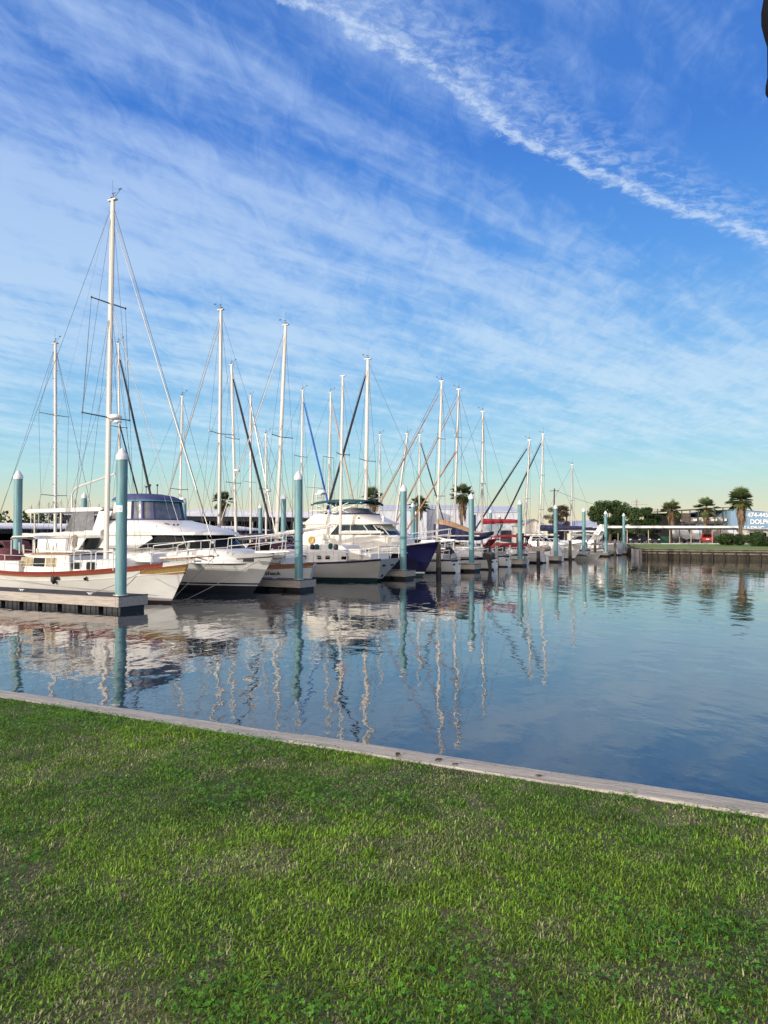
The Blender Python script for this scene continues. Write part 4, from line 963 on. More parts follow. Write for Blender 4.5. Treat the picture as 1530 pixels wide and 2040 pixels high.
# ============ the other sailboats
def sloop(label,u,out,xb,L,B,bpx,tpx,hull='gel',stripe='navy',canvas=None,furl=None,spr=((.5,1.0),),r=.09,mm='alu',boomlen=3.8,cover='cnavy',boomz=2.7,steps=False,radar=None,dodger=None,bottom='boot',band=.10,inner=None,boomrise=0,coverr=.11,detail=True,furl_r=.055,tr=.46):
    t=boat('sailboat',label,'sailboat',u,out,group=SB); s=1 if out else -1
    H=Hull(L,B,.98,.92,1.42,1.5,-.15 if detail else .4,tr=tr,xb=xb,sm=.45,band=band,ps=.4)
    H.build(t,(M[bottom],M['boot'],M[hull],M[stripe]),rail=(M['alug'],.02))
    xs=xb-L
    if detail:
        zz=lambda z:xs-.15*(1-z/.98)-.012
        mb=MB(); mb.box((zz(.88),0,.89),(.03,B*tr*.96,.15)); mb.build('transom_band',M[stripe],t)
        for y in (-.3,.3):
            mb=MB(); mb.box((zz(.62),y*B*tr,.62),(.035,B*tr*.20,.13)); mb.build('transom_window',M['glass'],t)
        mb=MB()
        for y in (-.16,.16): mb.tube([(xs-.22,y,1.9),(xs-.25,y,.1)],.018,5)
        for k in range(5): mb.tube([(xs-.24,-.16,.25+.3*k),(xs-.24,.16,.25+.3*k)],.014,5)
        mb.build('swim_ladder',M['steel'],t)
        q=int(u*7)%3; rr_=B*tr*.5
        if q!=1:
            mb=MB(); mb.T=Matrix.Translation((xs+.12,-rr_*.9,1.42))@Matrix.Rotation(R(90),4,'Y'); mb.tube([(.27*math.cos(a*.45),.27*math.sin(a*.45),0) for a in range(-5,6)],.06,7); mb.build('life_ring',M['white'],t)
        mb=MB(); mb.slab([(xs+.1,1.35),(xs+.02,1.75),(xs+.2,1.92),(xs+.5,1.86),(xs+.5,1.4)],.13); mb.box((xs+.22,0,1.15),(.1,.1,.6)); o=mb.build('rail_outboard',M['black' if q else 'gry'],t,smooth=50); o.location.y=rr_*.75
        if q==0:
            mb=MB(); mb.box((xs+1.2,0,2.55),(.9,1.5,.05),ry=R(8)); mb.tube([(xs+1.2,-.6,1.0),(xs+1.2,-.6,2.5)],.02,5); mb.tube([(xs+1.2,.6,1.0),(xs+1.2,.6,2.5)],.02,5); mb.build('solar_panel',M['glassb'],t)
        mb=MB(); mb.slab([(xs+.5,1.4),(xs+.6,1.62),(xs+1.3,1.70),(xs+1.9,1.5)],B*.25); mb.build('cockpit_cover',M[('cnavy','gry','cmar')[q]],t)
    w=lambda x,z:B*.29-.07*max(0,x-(xs+L*.55))-.12*(z-1)
    cabin(t,[(xs+L*.27,.95),(xs+L*.28,1.55),(xs+L*.60,1.62),(xs+L*.72,1.45),(xs+L*.76,1.1)],w)
    for a,b_ in ((.32,.42),(.46,.56)): side_window(t,rrect(xs+L*a,xs+L*b_,1.22,1.42,.05,n=2),w,M['glass'])
    cabin(t,[(xs+.5,1.0),(xs+.5,1.42),(xs+L*.27,1.48),(xs+L*.27,1.0)],B*.33,name='cockpit_coaming')
    b=on_u(*bpx,u); tp=on_u(*tpx,u); bx,bz=s*b[0],b[1]; tx_,tz=s*tp[0],tp[1]
    f=(1.5-bz)/(tz-bz); base=(bx+(tx_-bx)*f,1.5)
    rig(t,base,(tx_,tz),r=r,mm=M[mm],spr=spr,chain=(B*.46,1.05),bow=(xb-.25,1.6),stern=(xs+.2,1.25),furl=M[furl] if furl else None,furl_r=furl_r,boom=(boomlen,boomz,coverr,M[cover] if cover else None,boomrise) if boomlen else None,steps=steps,radar=radar,inner=inner,wr=.012)
    rails(t,H,xs+.8,xb-1.3,.62,2.0,near=False); pulpit(t,H,xb-1.3,xb-.15,.64); pulpit(t,H,xs+1.0,xs+.15,.64,bow=False,name='stern_rail')
    if dodger:
        x0=xs+L*.24; mb=MB(); mb.slab([(x0-.9,2.28),(x0-.3,2.42),(x0+.5,2.36),(x0+1.1,1.6),(x0+.45,2.28),(x0-.3,2.36)],B*.28); mb.build('dodger',M[dodger],t)
    return t,H
sloop('white sailboat with thick mast and dark mast track, stern right of the navy trawler',32.0,False,12.9,12.6,3.9,(728,1010),(733,716),furl='cblk',furl_r=.10,r=.165,spr=((.47,1.25),),cover='cwht',boomz=2.9,dodger='cnavy')
sloop('white sailboat with navy band and two small stern windows, two spreader mast',38.3,False,12.8,13.1,4.0,(871,1050),(880,760),furl='crust',furl_r=.058,r=.12,spr=((.32,1.1),(.66,.8)),band=.16,cover=None,dodger=None,bottom='boot',stripe='navy')
G_,GH=sloop('sailboat with navy and tan awning stretched over the boom',43.6,False,12.9,12.5,3.6,(905,1045),(914,776),furl='crust',furl_r=.058,r=.12,mm='alug',spr=((.36,1.0),(.70,.8)),cover=None,inner=(.62,11.4,1.6,M['crust'],.075))
# its awning: navy sides, tan top, dark upswept prow towards the stern
mb=MB(); aw=[]
P=[(867,1043,1068),(890,1046,1073),(915,1053,1077),(940,1062,1077),(962,1062,1072),(983,1058,1064)]
rows=[];top=[]
for i,(x,yt,yb) in enumerate(P):
    q=i/5; hw=1.5*(1-q)**.55+.06; a=on_u(x,yt,43.6-hw*.8); b=on_u(x,yb,43.6-hw*.8)
    xx=-a[0]; rows.append([(xx,-hw,b[1]),(xx,-hw*1.04,(a[1]+b[1])/2),(xx,-hw,a[1]),(xx,-hw*.5,a[1]+.28*(1-q)),(xx,0,a[1]+.42*(1-q)),(xx,hw*.5,a[1]+.28*(1-q)),(xx,hw,a[1]),(xx,hw*1.04,(a[1]+b[1])/2),(xx,hw,b[1])])
mb.mi=0; mb.grid([r[:3] for r in rows]); mb.grid([r[6:] for r in rows]); mb.mi=1; mb.grid([r[2:7] for r in rows])
o=mb.build('awning',[M['cnavy'],M['ctan']],G_,smooth=45); o.modifiers.new('s','SOLIDIFY').thickness=.03
mb=MB(); mb.tube([(r[2][0],-r[2][1]*1.0,r[0][2]-.05) for r in rows[:4]],.07,6); mb.build('awning_pole',M['gel'],G_)
Hb,_=sloop('white sailboat with small white stern, single tall grey mast, behind the tan inflatable',49.2,False,12.2,11.6,3.6,(960,1060),(962,820),mm='alug',r=.12,spr=((.47,1.0),),boomlen=4.2,cover='cred',boomz=3.85,furl=None,dodger='cred',coverr=.24)
Jb,_=sloop('sailboat with black furled headsail left of the pale pile, shorter of the two masts',60.4,False,11.6,11.2,3.4,(1046,1060),(1055,877),furl='cblk',furl_r=.10,r=.11,mm='alug',spr=((.45,.9),),cover='cwht')
Kb,_=sloop('sailboat with navy covered boom and taller mast with black furled headsail',71.8,False,12.5,12.3,3.7,(1075,1055),(1082,865),furl='cblk',furl_r=.10,r=.12,spr=((.32,1.0),(.63,.8)),cover='cnavy',boomlen=5.6,boomz=3.3,coverr=.34)
sloop('small sailboat with the shortest and rightmost mast',83.6,False,11.5,10.5,3.3,(1138,1060),(1140,926),mm='alug',r=.11,spr=((.55,.9),),cover='cwht')
# back row, bows to the walkway
def back(label,v,bpx,tpx,**k):
    u,_=on_v(bpx[0],bpx[1],v); xb=v+4.4
    return sloop(label,u,True,xb,k.pop('L',11.4),k.pop('B',3.4),bpx,tpx,detail=False,**k)
back('sailboat with stepped grey mast at the far left of the back row',-19,(110,1035),(110,685),mm='alug',r=.13,spr=((.28,.95),(.66,1.1)),steps=True,cover='cwht',dodger='cmar')
back('sailboat with slim white mast and two black furled sails, behind the tallest mast',-19,(238,900),(236,685),r=.085,furl='cblk',furl_r=.08,spr=((.60,.8),),radar=(.62,-.4),inner=(.62,-15.8,1.6,M['cblk'],.055),cover='cnavy')
back('sailboat with white mast carrying a low radar dome, right of the flybridge enclosure',-19,(359,990),(363,790),radar=(.33,.6),spr=((.40,.9),),r=.09,cover='cwht')
back('sailboat with left leaning cream mast, radar dome and black furled sail',-19,(470,1070),(461,727),r=.13,furl='cblk',furl_r=.10,radar=(.42,.7),spr=((.36,.9),(.60,.9)),cover='cwht')
back('large distant sailboat with plain grey mast and grey furled headsail',-38,(499,1060),(499,788),mm='alug',r=.16,furl='alug',furl_r=.11,spr=((.42,1.3),),L=14,B=4)
back('sailboat with short white stepped mast carrying two radar domes',-19.3,(530,1050),(530,865),steps=True,r=.10,radar=(.50,.6),spr=((.52,.8),),boomlen=3,cover='cnavy')
back('sailboat with white perforated looking stepped mast and royal blue furled headsail',-19,(600,1000),(603,778),steps=True,r=.11,furl='croy',furl_r=.09,spr=((.58,1.0),),cover='cnavy',dodger='cnavy')
back('sailboat with slender mast behind the trawler signal mast, tan furled sail',-20,(655,1000),(659,782),r=.12,furl='ctan',furl_r=.06,spr=((.58,1.0),(.20,.8)),cover='croy',dodger='cnavy')
back('sailboat with thin white mast right of the trawler bimini and palm',-17,(755,1050),(757,866),r=.09,spr=((.48,.8),),cover='cwht')
back('sailboat with stepped white mast crossing the palm behind the navy trawler bow',-18.4,(835,1060),(836,866),steps=True,r=.10,furl='cblk',furl_r=.08,spr=((.4,.9),),cover='croy')
u15=56.6
sloop('sailboat with strongly raked grey mast leaning right over the third pile',u15,True,-14.2,11,3.4,(785,1060),(812,864),mm='alug',r=.15,spr=(),cover='cnavy',detail=False)
# ============ motor boats and small craft
def motorboat(label,u,out,v,L,B,top=None,toph=2.5,hull='gel',outboards=0,cabinm=True,arch=False,z=1.0,name='motorboat',cat='motorboat',group=None,win='glass',stripe=None,dz=0):
    """bow tip (out) or stern (in) at v"""
    t=boat(name,label,cat,u,out,group=group); s=1 if out else -1; xb=v if out else -v+L
    H=Hull(L,B,z,z*.95,z*1.3,L*.10,-.15,tr=.9,xb=xb,draft=.35,fix=[-.35,-.05,.10,.16],fixm=(0,0,1),pb=1.2,bp=.62,flare=.3,sm=.5)
    H.build(t,(M['boot'],M[stripe or 'navy'],M[hull]),rub=(M['wire'],-1,.022)); xs=xb-L
    if cabinm:
        house(t,[(z*.9,xs+L*.38,xs+L*.88,B*.36,L*.2),(z*1.35,xs+L*.38,xs+L*.80,B*.33,L*.2),(z*1.40,xs+L*.38,xs+L*.62,B*.33,L*.14),(z*1.40+.62,xs+L*.40,xs+L*.54,B*.29,L*.12)],M['gel'],'cabin')
        ringwin(t,(z*1.43,xs+L*.42,xs+L*.615,B*.329,L*.14),(z*1.40+.56,xs+L*.43,xs+L*.545,B*.294,L*.12),M[win],mull=(.3,.5,.7))
    cabin(t,[(xs+.25,z*.8),(xs+.25,z*1.12),(xs+L*.36,z*1.15),(xs+L*.36,z*.8)],B*.40,name='cockpit_side')
    if top:
        x0,x1=xs+L*.22,xs+L*.60; mb=MB(); rows=[]
        for i in range(9):
            q=i/8; x=x0+(x1-x0)*q; zc=toph-.05*(2*q-1)**2*2
            rows.append([(x,-B*.40,zc-.16),(x,-B*.36,zc-.03),(x,0,zc+.05),(x,B*.36,zc-.03),(x,B*.40,zc-.16)])
        mb.grid(rows); o=mb.build('boat_top',M[top],t,smooth=60); o.modifiers.new('s','SOLIDIFY').thickness=.05
        for xx in (x0+.2,x1-.2):
            for sg in (-1,1):
                mb=MB(); mb.tube([(xx+.15,sg*B*.38,z),(xx,sg*B*.37,toph-.08)],.022,6); mb.build('top_post',M['steel'],t)
    if arch:
        mb=MB()
        for sg in (-1,1): mb.extrude([(xs+L*.30,sg*B*.40,z),(xs+L*.38,sg*B*.40,z),(xs+L*.22,sg*B*.34,toph+.75),(xs+L*.16,sg*B*.34,toph+.75)],(0,-sg*.12,0))
        mb.box((xs+L*.19,0,toph+.80),(.55,B*.70,.12)); mb.build('radar_arch',M['gel'],t)
    for k in range(outboards):
        y=(k-(outboards-1)/2)*.62; mb=MB(); mb.slab([(xs-.62,.75),(xs-.68,1.15),(xs-.45,1.38),(xs-.08,1.32),(xs-.05,.8)],lambda x,z:.17)
        mb.slab([(xs-.42,.8),(xs-.5,-.4),(xs-.25,-.4),(xs-.15,.8)],lambda x,z:.07); mb.T=None; o=mb.build('outboard_motor',M['gel'],t,smooth=50); o.location.y=y
    rails(t,H,xs+L*.5,xb-.5,.45,1.4,wires=(.6,),near=False)
    return t,H
motorboat('white motorboat with red bimini and red boat cover, left of the white cone cover',54.4,False,-.4,8.6,2.8,top='cred',toph=2.75,outboards=1)
mbc=MB(); mbc.slab([(1.6,1.2),(2.2,1.9),(5.4,2.0),(7.2,1.35)],1.1)
tt=[o for o in COL.objects if o.get('label','').startswith('white motorboat with red bimini')][0]; mbc.build('boat_cover',M['cred'],tt)
motorboat('white express cruiser bow with dark hull window beside the mooring post',65.6,True,.6,9.5,3.1,z=1.45,top=None,arch=False)
tt=[o for o in COL.objects if o.get('label','').startswith('white express cruiser')][0]
mb=MB(); mb.extrude([(-3.6,-1.52,1.2),(-1.7,-1.22,1.32),(-2.2,-1.28,1.05),(-3.2,-1.44,.98)],(0,-.08,0)); mb.build('hull_window',M['glass'],tt)
motorboat('white sedan cruiser with hardtop and slanted radar arch at the end of the row',87.6,False,.2,11,3.9,top='gel',toph=3.35,z=1.45,arch=True,win='glass')
motorboat('white runabout with royal blue canvas top in the far bay',77.4,False,-2.2,8.5,2.9,top='croy',toph=3.9,z=1.2,arch=False)
# tan inflatable dinghy hung across the stern of the white sailboat
ib=thing('inflatable_dinghy','tan inflatable dinghy hanging on davits above the finger dock','dinghy',W(49.0,.9,1.45),ANG_V+math.pi/2)
mb=MB(); mb.tube([(-1.35,-.58,0),(.6,-.60,.03),(1.25,-.35,.14),(1.5,0,.2),(1.25,.35,.14),(.6,.60,.03),(-1.35,.58,0)],[.20,.21,.20,.19,.20,.21,.20],12); mb.build('tube',M['tanr'],ib,smooth=60)
mb=MB(); mb.box((-.2,0,-.12),(2.3,.95,.05)); mb.box((-1.15,0,.0),(.05,.9,.36)); mb.build('floor',M['gry'],ib)
for sx in (-.8,.7):
    mb=MB(); mb.tube([(sx,.75,-.35),(sx,.8,.75),(sx,.55,.95),(sx,-.1,.98),(sx,-.1,.15)],.03,6); mb.build('davit',M['steel'],ib)
sk=thing('dinghy','white hard dinghy with black swoosh mark on its side','dinghy',W(68.2,.9),ANG_V)
H=Hull(3.6,1.6,.62,.55,.95,.7,-.1,tr=.85,xb=1.4,draft=.2,fix=[-.2,-.05,.02,.05],fixm=(2,2,2),pb=1.1,bp=.6); H.build(sk,(M['gel'],M['gel'],M['gel']),rail=(M['gry'],.03))
mb=MB(); 
for k in range(8):
    q=k/7; x=-1.6+1.5*q; mb.box((x,-.80-.012,.30+.16*math.sin(q*3.0)),(.26,.03,.10*(1-abs(2*q-1)**2)+.02),ry=-.4*math.cos(q*3.1))
mb.build('swoosh_mark',M['ink'],sk)
cv=thing('covered_craft','tall white cone shaped fabric cover standing behind the pale pile','boat cover',W(58.2,-.6,.5),ANG_V)
mb=MB(); n=18; rows=[]
for z,rx,ry in ((-.45,1.05,.95),(.1,1.0,.85),(.8,.78,.62),(1.25,.58,.42),(1.5,.42,.26),(1.55,.2,.1)):
    rows.append([(rx*math.cos(2*math.pi*i/n)*(1+.05*math.sin(5*i)),ry*math.sin(2*math.pi*i/n)*(1+.05*math.cos(4*i)),z) for i in range(n+1)])
mb.grid(rows); mb.add(rows[-1][:-1],[tuple(range(n))]); mb.build('cover',M['cwht'],cv,smooth=60)
mb=MB(); mb.tube(rows[0],.03,5); mb.build('hem',M['gry'],cv)
ob=thing('outboard_motor','black outboard motor tilted beside the finger dock, next to the navy striped stern','outboard motor',W(35.75,.75,.35),ANG_V)
mb=MB(); mb.slab([(-.3,.55),(-.34,.95),(-.05,1.15),(.42,1.05),(.5,.7),(.3,.5)],.2); mb.build('cowling',M['black'],ob,smooth=50)
mb=MB(); mb.slab([(-.05,.55),(.1,-.35),(.28,-.35),(.3,.55)],.08); mb.slab([(-.05,-.3),(.05,-.62),(.30,-.62),(.5,-.3)],.05); mb.tube([(-.3,0,.62),(-1.1,0,.8)],.03,6); mb.build('leg_unit',M['black'],ob)
mb=MB()
for a in range(3): mb.box((.50,.13*math.cos(a*2.09),-.42+.13*math.sin(a*2.09)),(.03,.12,.12))
mb.build('propeller',M['black'],ob)
mb=MB(); mb.box((-1.0,0,.1),(.5,.6,.12)); mb.build('bracket',M['dwood'],ob)
# boats berthed under the long low roof
k=0
for u in (19,24.5,30,36,41.5,47,53,59,64.5):
    t,_=motorboat('motorboat with %s berthed in shade under the long low roof'%('white top','blue top','no top')[k%3] ,u,True,-45.5,8,2.8,top=('gel','croy',None)[k%3],toph=2.6,group='motorboats under the low roof'); k+=1

ds=None
for i,(x,y) in enumerate(((62,1004),(78,998),(97,1000),(121,994),(149,992),(164,1001),(173,996),(197,1003),(262,1000),(296,994),(326,1000))):
    D=118+3*(i%4); p=at(x,y,D)
    if ds is None:
        ds=thing('sailboat','distant sailboat of which only a thin bare mast shows above the low roof','sailboat',(p.x,p.y,0),ANG_V,'distant masts above the low roof')
        H=Hull(8.5,2.8,1.0,.9,1.2,1.0,.2,tr=.6,xb=4); H.build(ds,(M['boot'],M['boot'],M['gel']))
        mb=MB(); mb.tube([(0,0,.9),(0,0,p.z)],.075,8); mb.build('mast',M['alug'],ds)
        for sg in (-1,1):
            mb=MB(); mb.tube([(0,0,p.z*.6),(0,sg*.8,p.z*.6)],.025,5); mb.build('spreader',M['alug'],ds)
            mb=MB(); mb.tube([(0,0,p.z-.1),(0,sg*.8,p.z*.6),(0,sg*1.25,1)],.012,4); mb.build('shroud',M['wire'],ds)
        mb=MB(); mb.tube([(0,0,p.z-.05),(3.9,0,1.25)],.014,4); mb.tube([(0,0,p.z-.05),(-4.2,0,1.05)],.012,4); mb.build('forestay',M['wire'],ds); z0=p.z
    else:
        o=dup(ds,(p.x,p.y,0),ANG_V+.2*(i%3)); o.scale=(p.z/z0,)*3
# ------------------------------------------------------------------ far shore
GZ=1.35
def Wp(u,v): p=W(u,v); return (p.x,p.y)
shore=[(160,-10),(60,70.2),(31,92.5),(31.8,99),Wp(96,.5),Wp(96,-28),Wp(91,-30),Wp(91,-55),Wp(70,-57),Wp(70,-420),(-1400,1200)]
mb=MB(); P=[(x,y,1.04) for x,y in shore]+[(-1400,2400,1.04),(1400,2400,1.04),(1400,-10,1.04)]
mb.add(P,[tuple(range(len(P)))]); mb.extrude([p for p in P],(0,0,-1.4)); struct(mb.build('far_ground',M['asph'],smooth=0))
# sloping lawn between the far bulkhead and the parking lot
a=[Vector((160,-9,1.06)),Vector((60.3,70.6,1.06)),Vector((31.5,92.9,1.06)),Vector((32.4,99,1.06)),Vector((36.5,113.5,1.06))]
b=[Vector((240,116.5,GZ)),Vector((100,116.5,GZ)),Vector((60,116.5,GZ)),Vector((45,116.5,GZ)),Vector((36.6,116.5,GZ))]
mb=MB(); mb.grid([[p+(q-p)*t+Vector((0,0,.10*math.sin(math.pi*t))) for t in (0,.25,.5,.75,1)] for p,q in zip(a,b)]); struct(mb.build('far_lawn',M['farlawn']))
mb=MB(); mb.box((138,116.75,GZ-.1),(206,.5,.5)); o=mb.build('kerb',M['concrete']); struct(o)
mb=MB(); mb.box((138,150,GZ-.20),(206,66,.404)); struct(mb.build('parking_lot',M['asph']))
mb=MB()
for x,y0,wd in ((52,118,22),): mb.box((x+20,121,GZ+.008),(120,7,.01))
struct(mb.build('pavement',M['concrete']))
def far_bulkhead(label,p,q,posts=True):
    p,q=Vector(p),Vector(q); d=q-p; ln=d.length; t=thing('timber_bulkhead',label,'bulkhead',p,math.atan2(d.y,d.x)); s=1 if True else -1
    mb=MB(); mb.box((ln/2,0,.28),(ln,.10,1.6)); mb.build('sheet_wall',M['bsheet'],t)
    mb=MB(); mb.box((ln/2,.02,1.10),(ln+.1,.36,.07)); mb.build('cap_board',M['wale'],t)
    for z in (.93,.62):
        mb=MB(); mb.box((ln/2,.12,z),(ln,.09,.13)); mb.build('wale',M['wale'],t)
    n=int(ln/1.15); n=min(n,60)
    for i in range(n):
        mb=MB(); mb.tube([((i+.5)*ln/n,.21,-.6),((i+.5)*ln/n,.21,.88)],.10,8); mb.build('batter_pile',M['postw'],t)
    return t
far_bulkhead('far timber bulkhead with dark vertical piles below the far lawn',(90,46.5,0),(31,92.5,0))
far_bulkhead('short set back timber bulkhead length right of the last teal pile',(31.2,92.9,0),(36,113,0))
far_bulkhead('timber bulkhead hidden behind the far end of the boat row',(36.1,113.1,0),(*Wp(96,-28),0))
# ---- palms
def palm(label,x,ytop,D,R_,skirt,base=GZ,seed=1):
    rng=np.random.default_rng(seed); p=at(x,ytop,D); H_=p.z-R_*.80; X0,Y0=p.x,p.y
    t=thing('palm_tree',label,'palm tree',(X0,Y0,base)); hc=H_-base
    mb=MB(); pts=[(.12*math.sin(i*.7+seed)*i/8,.1*math.cos(i+seed)*i/8,hc*i/8) for i in range(9)]; mb.tube(pts,[.34,.27,.24,.23,.23,.24,.25,.27,.22],10); mb.build('trunk',M['trunk'],t,smooth=60)
    c=np.array([pts[-1][0],pts[-1][1],hc])
    def fans(n,e0,e1,name,m,rr,tl,th,dz=0.):
        V=[];Fc=[];T=[]
        for i in range(n):
            az=rng.random()*2*np.pi; e=np.radians(rng.uniform(e0,e1)); pl=rr*rng.uniform(.16,.50)
            d=np.array([np.cos(az)*np.cos(e),np.sin(az)*np.cos(e),np.sin(e)]); side=np.array([-np.sin(az),np.cos(az),0]); up=np.cross(d,side)*-1
            up=np.array([-np.cos(az)*np.sin(e),-np.sin(az)*np.sin(e),np.cos(e)])
            o=c+np.array([0,0,dz*rng.random()]); hub=o+d*pl-np.array([0,0,.12*pl])
            tn=rng.uniform(tl,th); k0=len(V); V+= [o-side*.02,o+side*.02,hub+side*.02,hub-side*.02]; Fc.append((k0,k0+1,k0+2)); Fc.append((k0,k0+2,k0+3)); T+=[.2]*4
            ns=11; fl=rr*rng.uniform(.52,.70)
            for j in range(ns):
                a=np.radians(-62+124*j/(ns-1)); dd=d*np.cos(a)+side*np.sin(a); L_=fl*(1-.25*abs(np.sin(a))**2)
                w=np.cross(dd,up); wd=.046*rr/1.7*1.3
                mid=hub+dd*L_*.55; tip=hub+dd*L_-np.array([0,0,L_*rng.uniform(.02,.22)])
                k=len(V); V+=[hub,mid+w*wd+up*.02,tip,mid-w*wd+up*.02]; Fc+=[(k,k+1,k+2),(k,k+2,k+3)]
                tt=np.clip(tn+rng.normal(0,.06),0,1); T+=[tt*.7,tt,min(1,tt*1.25),tt]
        return npmesh(name,np.array(V),np.array(Fc),m,np.array(T),t)
    fans(50,-52,84,'crown',M['palm'],R_,.15,.75)
    if skirt:
        V=[];Fc=[];T=[]
        for i in range(170):
            az=rng.random()*2*np.pi; z0=hc-rng.random()*skirt*.75; r0=.22; L_=rng.uniform(.5,1.1)*skirt*.5; out=rng.uniform(.15,.65)*R_*.42*(1-.4*(hc-z0)/skirt)
            d=np.array([np.cos(az),np.sin(az),0]); s_=np.array([-np.sin(az),np.cos(az),0])
            a=c*[1,1,0]+d*r0+[0,0,z0]; m_=c*[1,1,0]+d*(r0+out)+[0,0,z0-L_*.4]; e=c*[1,1,0]+d*(r0+out*.9)+[0,0,z0-L_]
            w=rng.uniform(.06,.14); k=len(V); V+=[a-s_*.03,a+s_*.03,m_-s_*w,m_+s_*w,e]; Fc+=[(k,k+1,k+3),(k,k+3,k+2),(k+2,k+3,k+4)]; T+=[rng.random()]*5
        npmesh('dead_frond_skirt',np.array(V),np.array(Fc),M['skirt'],np.array(T),t)
    return t
PG='fan palms of the marina'
for a in (('fan palm left of the middle masts, in front of the dark boat shed',444,978,131,1.95,2.6,1.04,1),('fan palm right of the trawler bimini',742,970,133,2.3,3.0,1.04,2),('lower fan palm behind the third teal pile',834,986,136,2.1,2.6,1.04,3),('fan palm with thick dead skirt behind two masts and the fourth pile',920,963,132,2.4,4.2,1.04,4),('fan palm with thick brown skirt left of the open boat rack',1336,996,126,2.0,3.0,GZ,5),('green fan palm in front of the open boat rack',1405,990,126,2.1,2.2,GZ,6),('tallest fan palm with hanging dead skirt before the blue sign building',1475,970,114,2.35,3.6,GZ,7)):
    t=palm(a[0],a[1],a[2],a[3],a[4],a[5],a[6],seed=a[7]*13); t['group']=PG
# ---- broadleaf trees and shrubs: trunk, limbs, clumped small leaves
def tree(label,x,ytop,D,half,m,base=GZ,seed=1,dens=1.0,name='broadleaf_tree',cat='tree',low=.30,leaf=.17,trunk=True):
    rng=np.random.default_rng(seed); p=at(x,ytop,D); h=p.z-base; t=thing(name,label,cat,(p.x,p.y,base))
    ncl=int(26*dens); cl=[]
    for i in range(ncl):
        a=rng.random()*2*np.pi; z=h*(low+(1-low)*rng.random()**.8); f=math.sin(math.pi*min(1,.18+.82*(1-(z/h-low)/(1-low))))**.6
        r=half*f*math.sqrt(rng.random())*.88; cl.append((r*math.cos(a),r*math.sin(a),z*.93,rng.uniform(.18,.34)*half))
    mb=MB()
    if trunk: mb.tube([(0,0,-.1),(.05*half,0,h*.25),(0,.05*half,h*.55)],[.09*half,.07*half,.04*half],8)
    for c in cl[::2]: mb.tube([(0,0,h*.22),(c[0]*.5,c[1]*.5,c[2]*.65),(c[0],c[1],c[2])],[.035*half,.022*half,.008*half],5)
    mb.build('trunk',M['bark'],t,smooth=60)
    C=[];T=[]
    for c in cl:
        n=int(330*dens*min(1.5,(half/3))); d=rng.normal(size=(n,3)); d/=np.linalg.norm(d,axis=1)[:,None]; rr=c[3]*rng.random((n,1))**.45*np.array([[1.15,1.15,.8]])
        C.append(np.array(c[:3])+d*rr); T.append(np.clip(rng.normal(.38,.12)+.20*d[:,2]*0+rng.normal(0,.13,n),0,1))
    C=np.concatenate(C); T=np.concatenate(T); n=len(C)
    u=rng.normal(size=(n,3)); u/=np.linalg.norm(u,axis=1)[:,None]; w=np.cross(u,rng.normal(size=(n,3))); w/=np.linalg.norm(w,axis=1)[:,None]; s=leaf*rng.uniform(.6,1.3,(n,1))
    V=np.stack([C-u*s,C+w*s*.5,C+u*s,C-w*s*.5],1).reshape(-1,3); Fc=np.arange(n)[:,None]*4+np.array([[0,1,2,3]])
    npmesh('crown',V,Fc,m,np.repeat(T,4),t); return t
tree('tall dark oak rising behind the last teal piles',1214,997,138,3.6,M['leaf'],seed=3,dens=1.25)['group']='trees on the far bank'
tree('dense dark tree right of the tall oak, over the black parked cars',1278,1011,134,2.9,M['leaf'],seed=5,dens=1.3,low=.15)['group']='trees on the far bank'
tree('small dark tree between the oak and the brown skirted palm',1300,1022,136,1.7,M['leaf'],seed=9,dens=1.0,low=.1)['group']='trees on the far bank'
tree('thin brown leaved tree left of the utility pole',1110,1005,150,2.5,M['leafb'],base=1.04,seed=6,dens=1.05,leaf=.11)
tree('rounded green shrub left of the tallest palm on the far lawn',1455,1066,106,2.15,M['bush'],base=1.22,seed=7,dens=1.1,name='shrub',cat='shrub',low=.05,leaf=.13,trunk=False)['group']='shrubs on the far lawn'
tree('rounded green shrub at the right edge of the far lawn',1522,1064,100,2.4,M['bush'],base=1.2,seed=8,dens=1.1,name='shrub',cat='shrub',low=.05,leaf=.13,trunk=False)['group']='shrubs on the far lawn'
# far tree line: one mass
def treeline():
    rng=np.random.default_rng(4); C=[]
    for X in np.arange(-420,420,2.6):
        hh=(14.5 if X<-85 else 9 if X<-20 else 6.5)*(.72+.4*rng.random()); n=60
        d=rng.normal(size=(n,3)); d/=np.linalg.norm(d,axis=1)[:,None]
        C.append(np.array([X,420+rng.normal()*8,1+hh*.5])+d*np.array([3.6,3,hh*.5])*rng.random((n,1))**.4)
    C=np.concatenate(C); n=len(C); u=rng.normal(size=(n,3)); u/=np.linalg.norm(u,axis=1)[:,None]; w=np.cross(u,rng.normal(size=(n,3))); w/=np.linalg.norm(w,axis=1)[:,None]; s=1.3
    V=np.stack([C-u*s,C+w*s*.6,C+u*s,C-w*s*.6],1).reshape(-1,3); o=npmesh('distant_trees',V,np.arange(n)[:,None]*4+np.array([[0,1,2,3]]),M['leaf'],np.repeat(np.clip(rng.normal(.35,.15,n),0,1),4))
    o['kind']='stuff'; tag(o,'low dark line of distant trees along the horizon','tree line')
treeline()
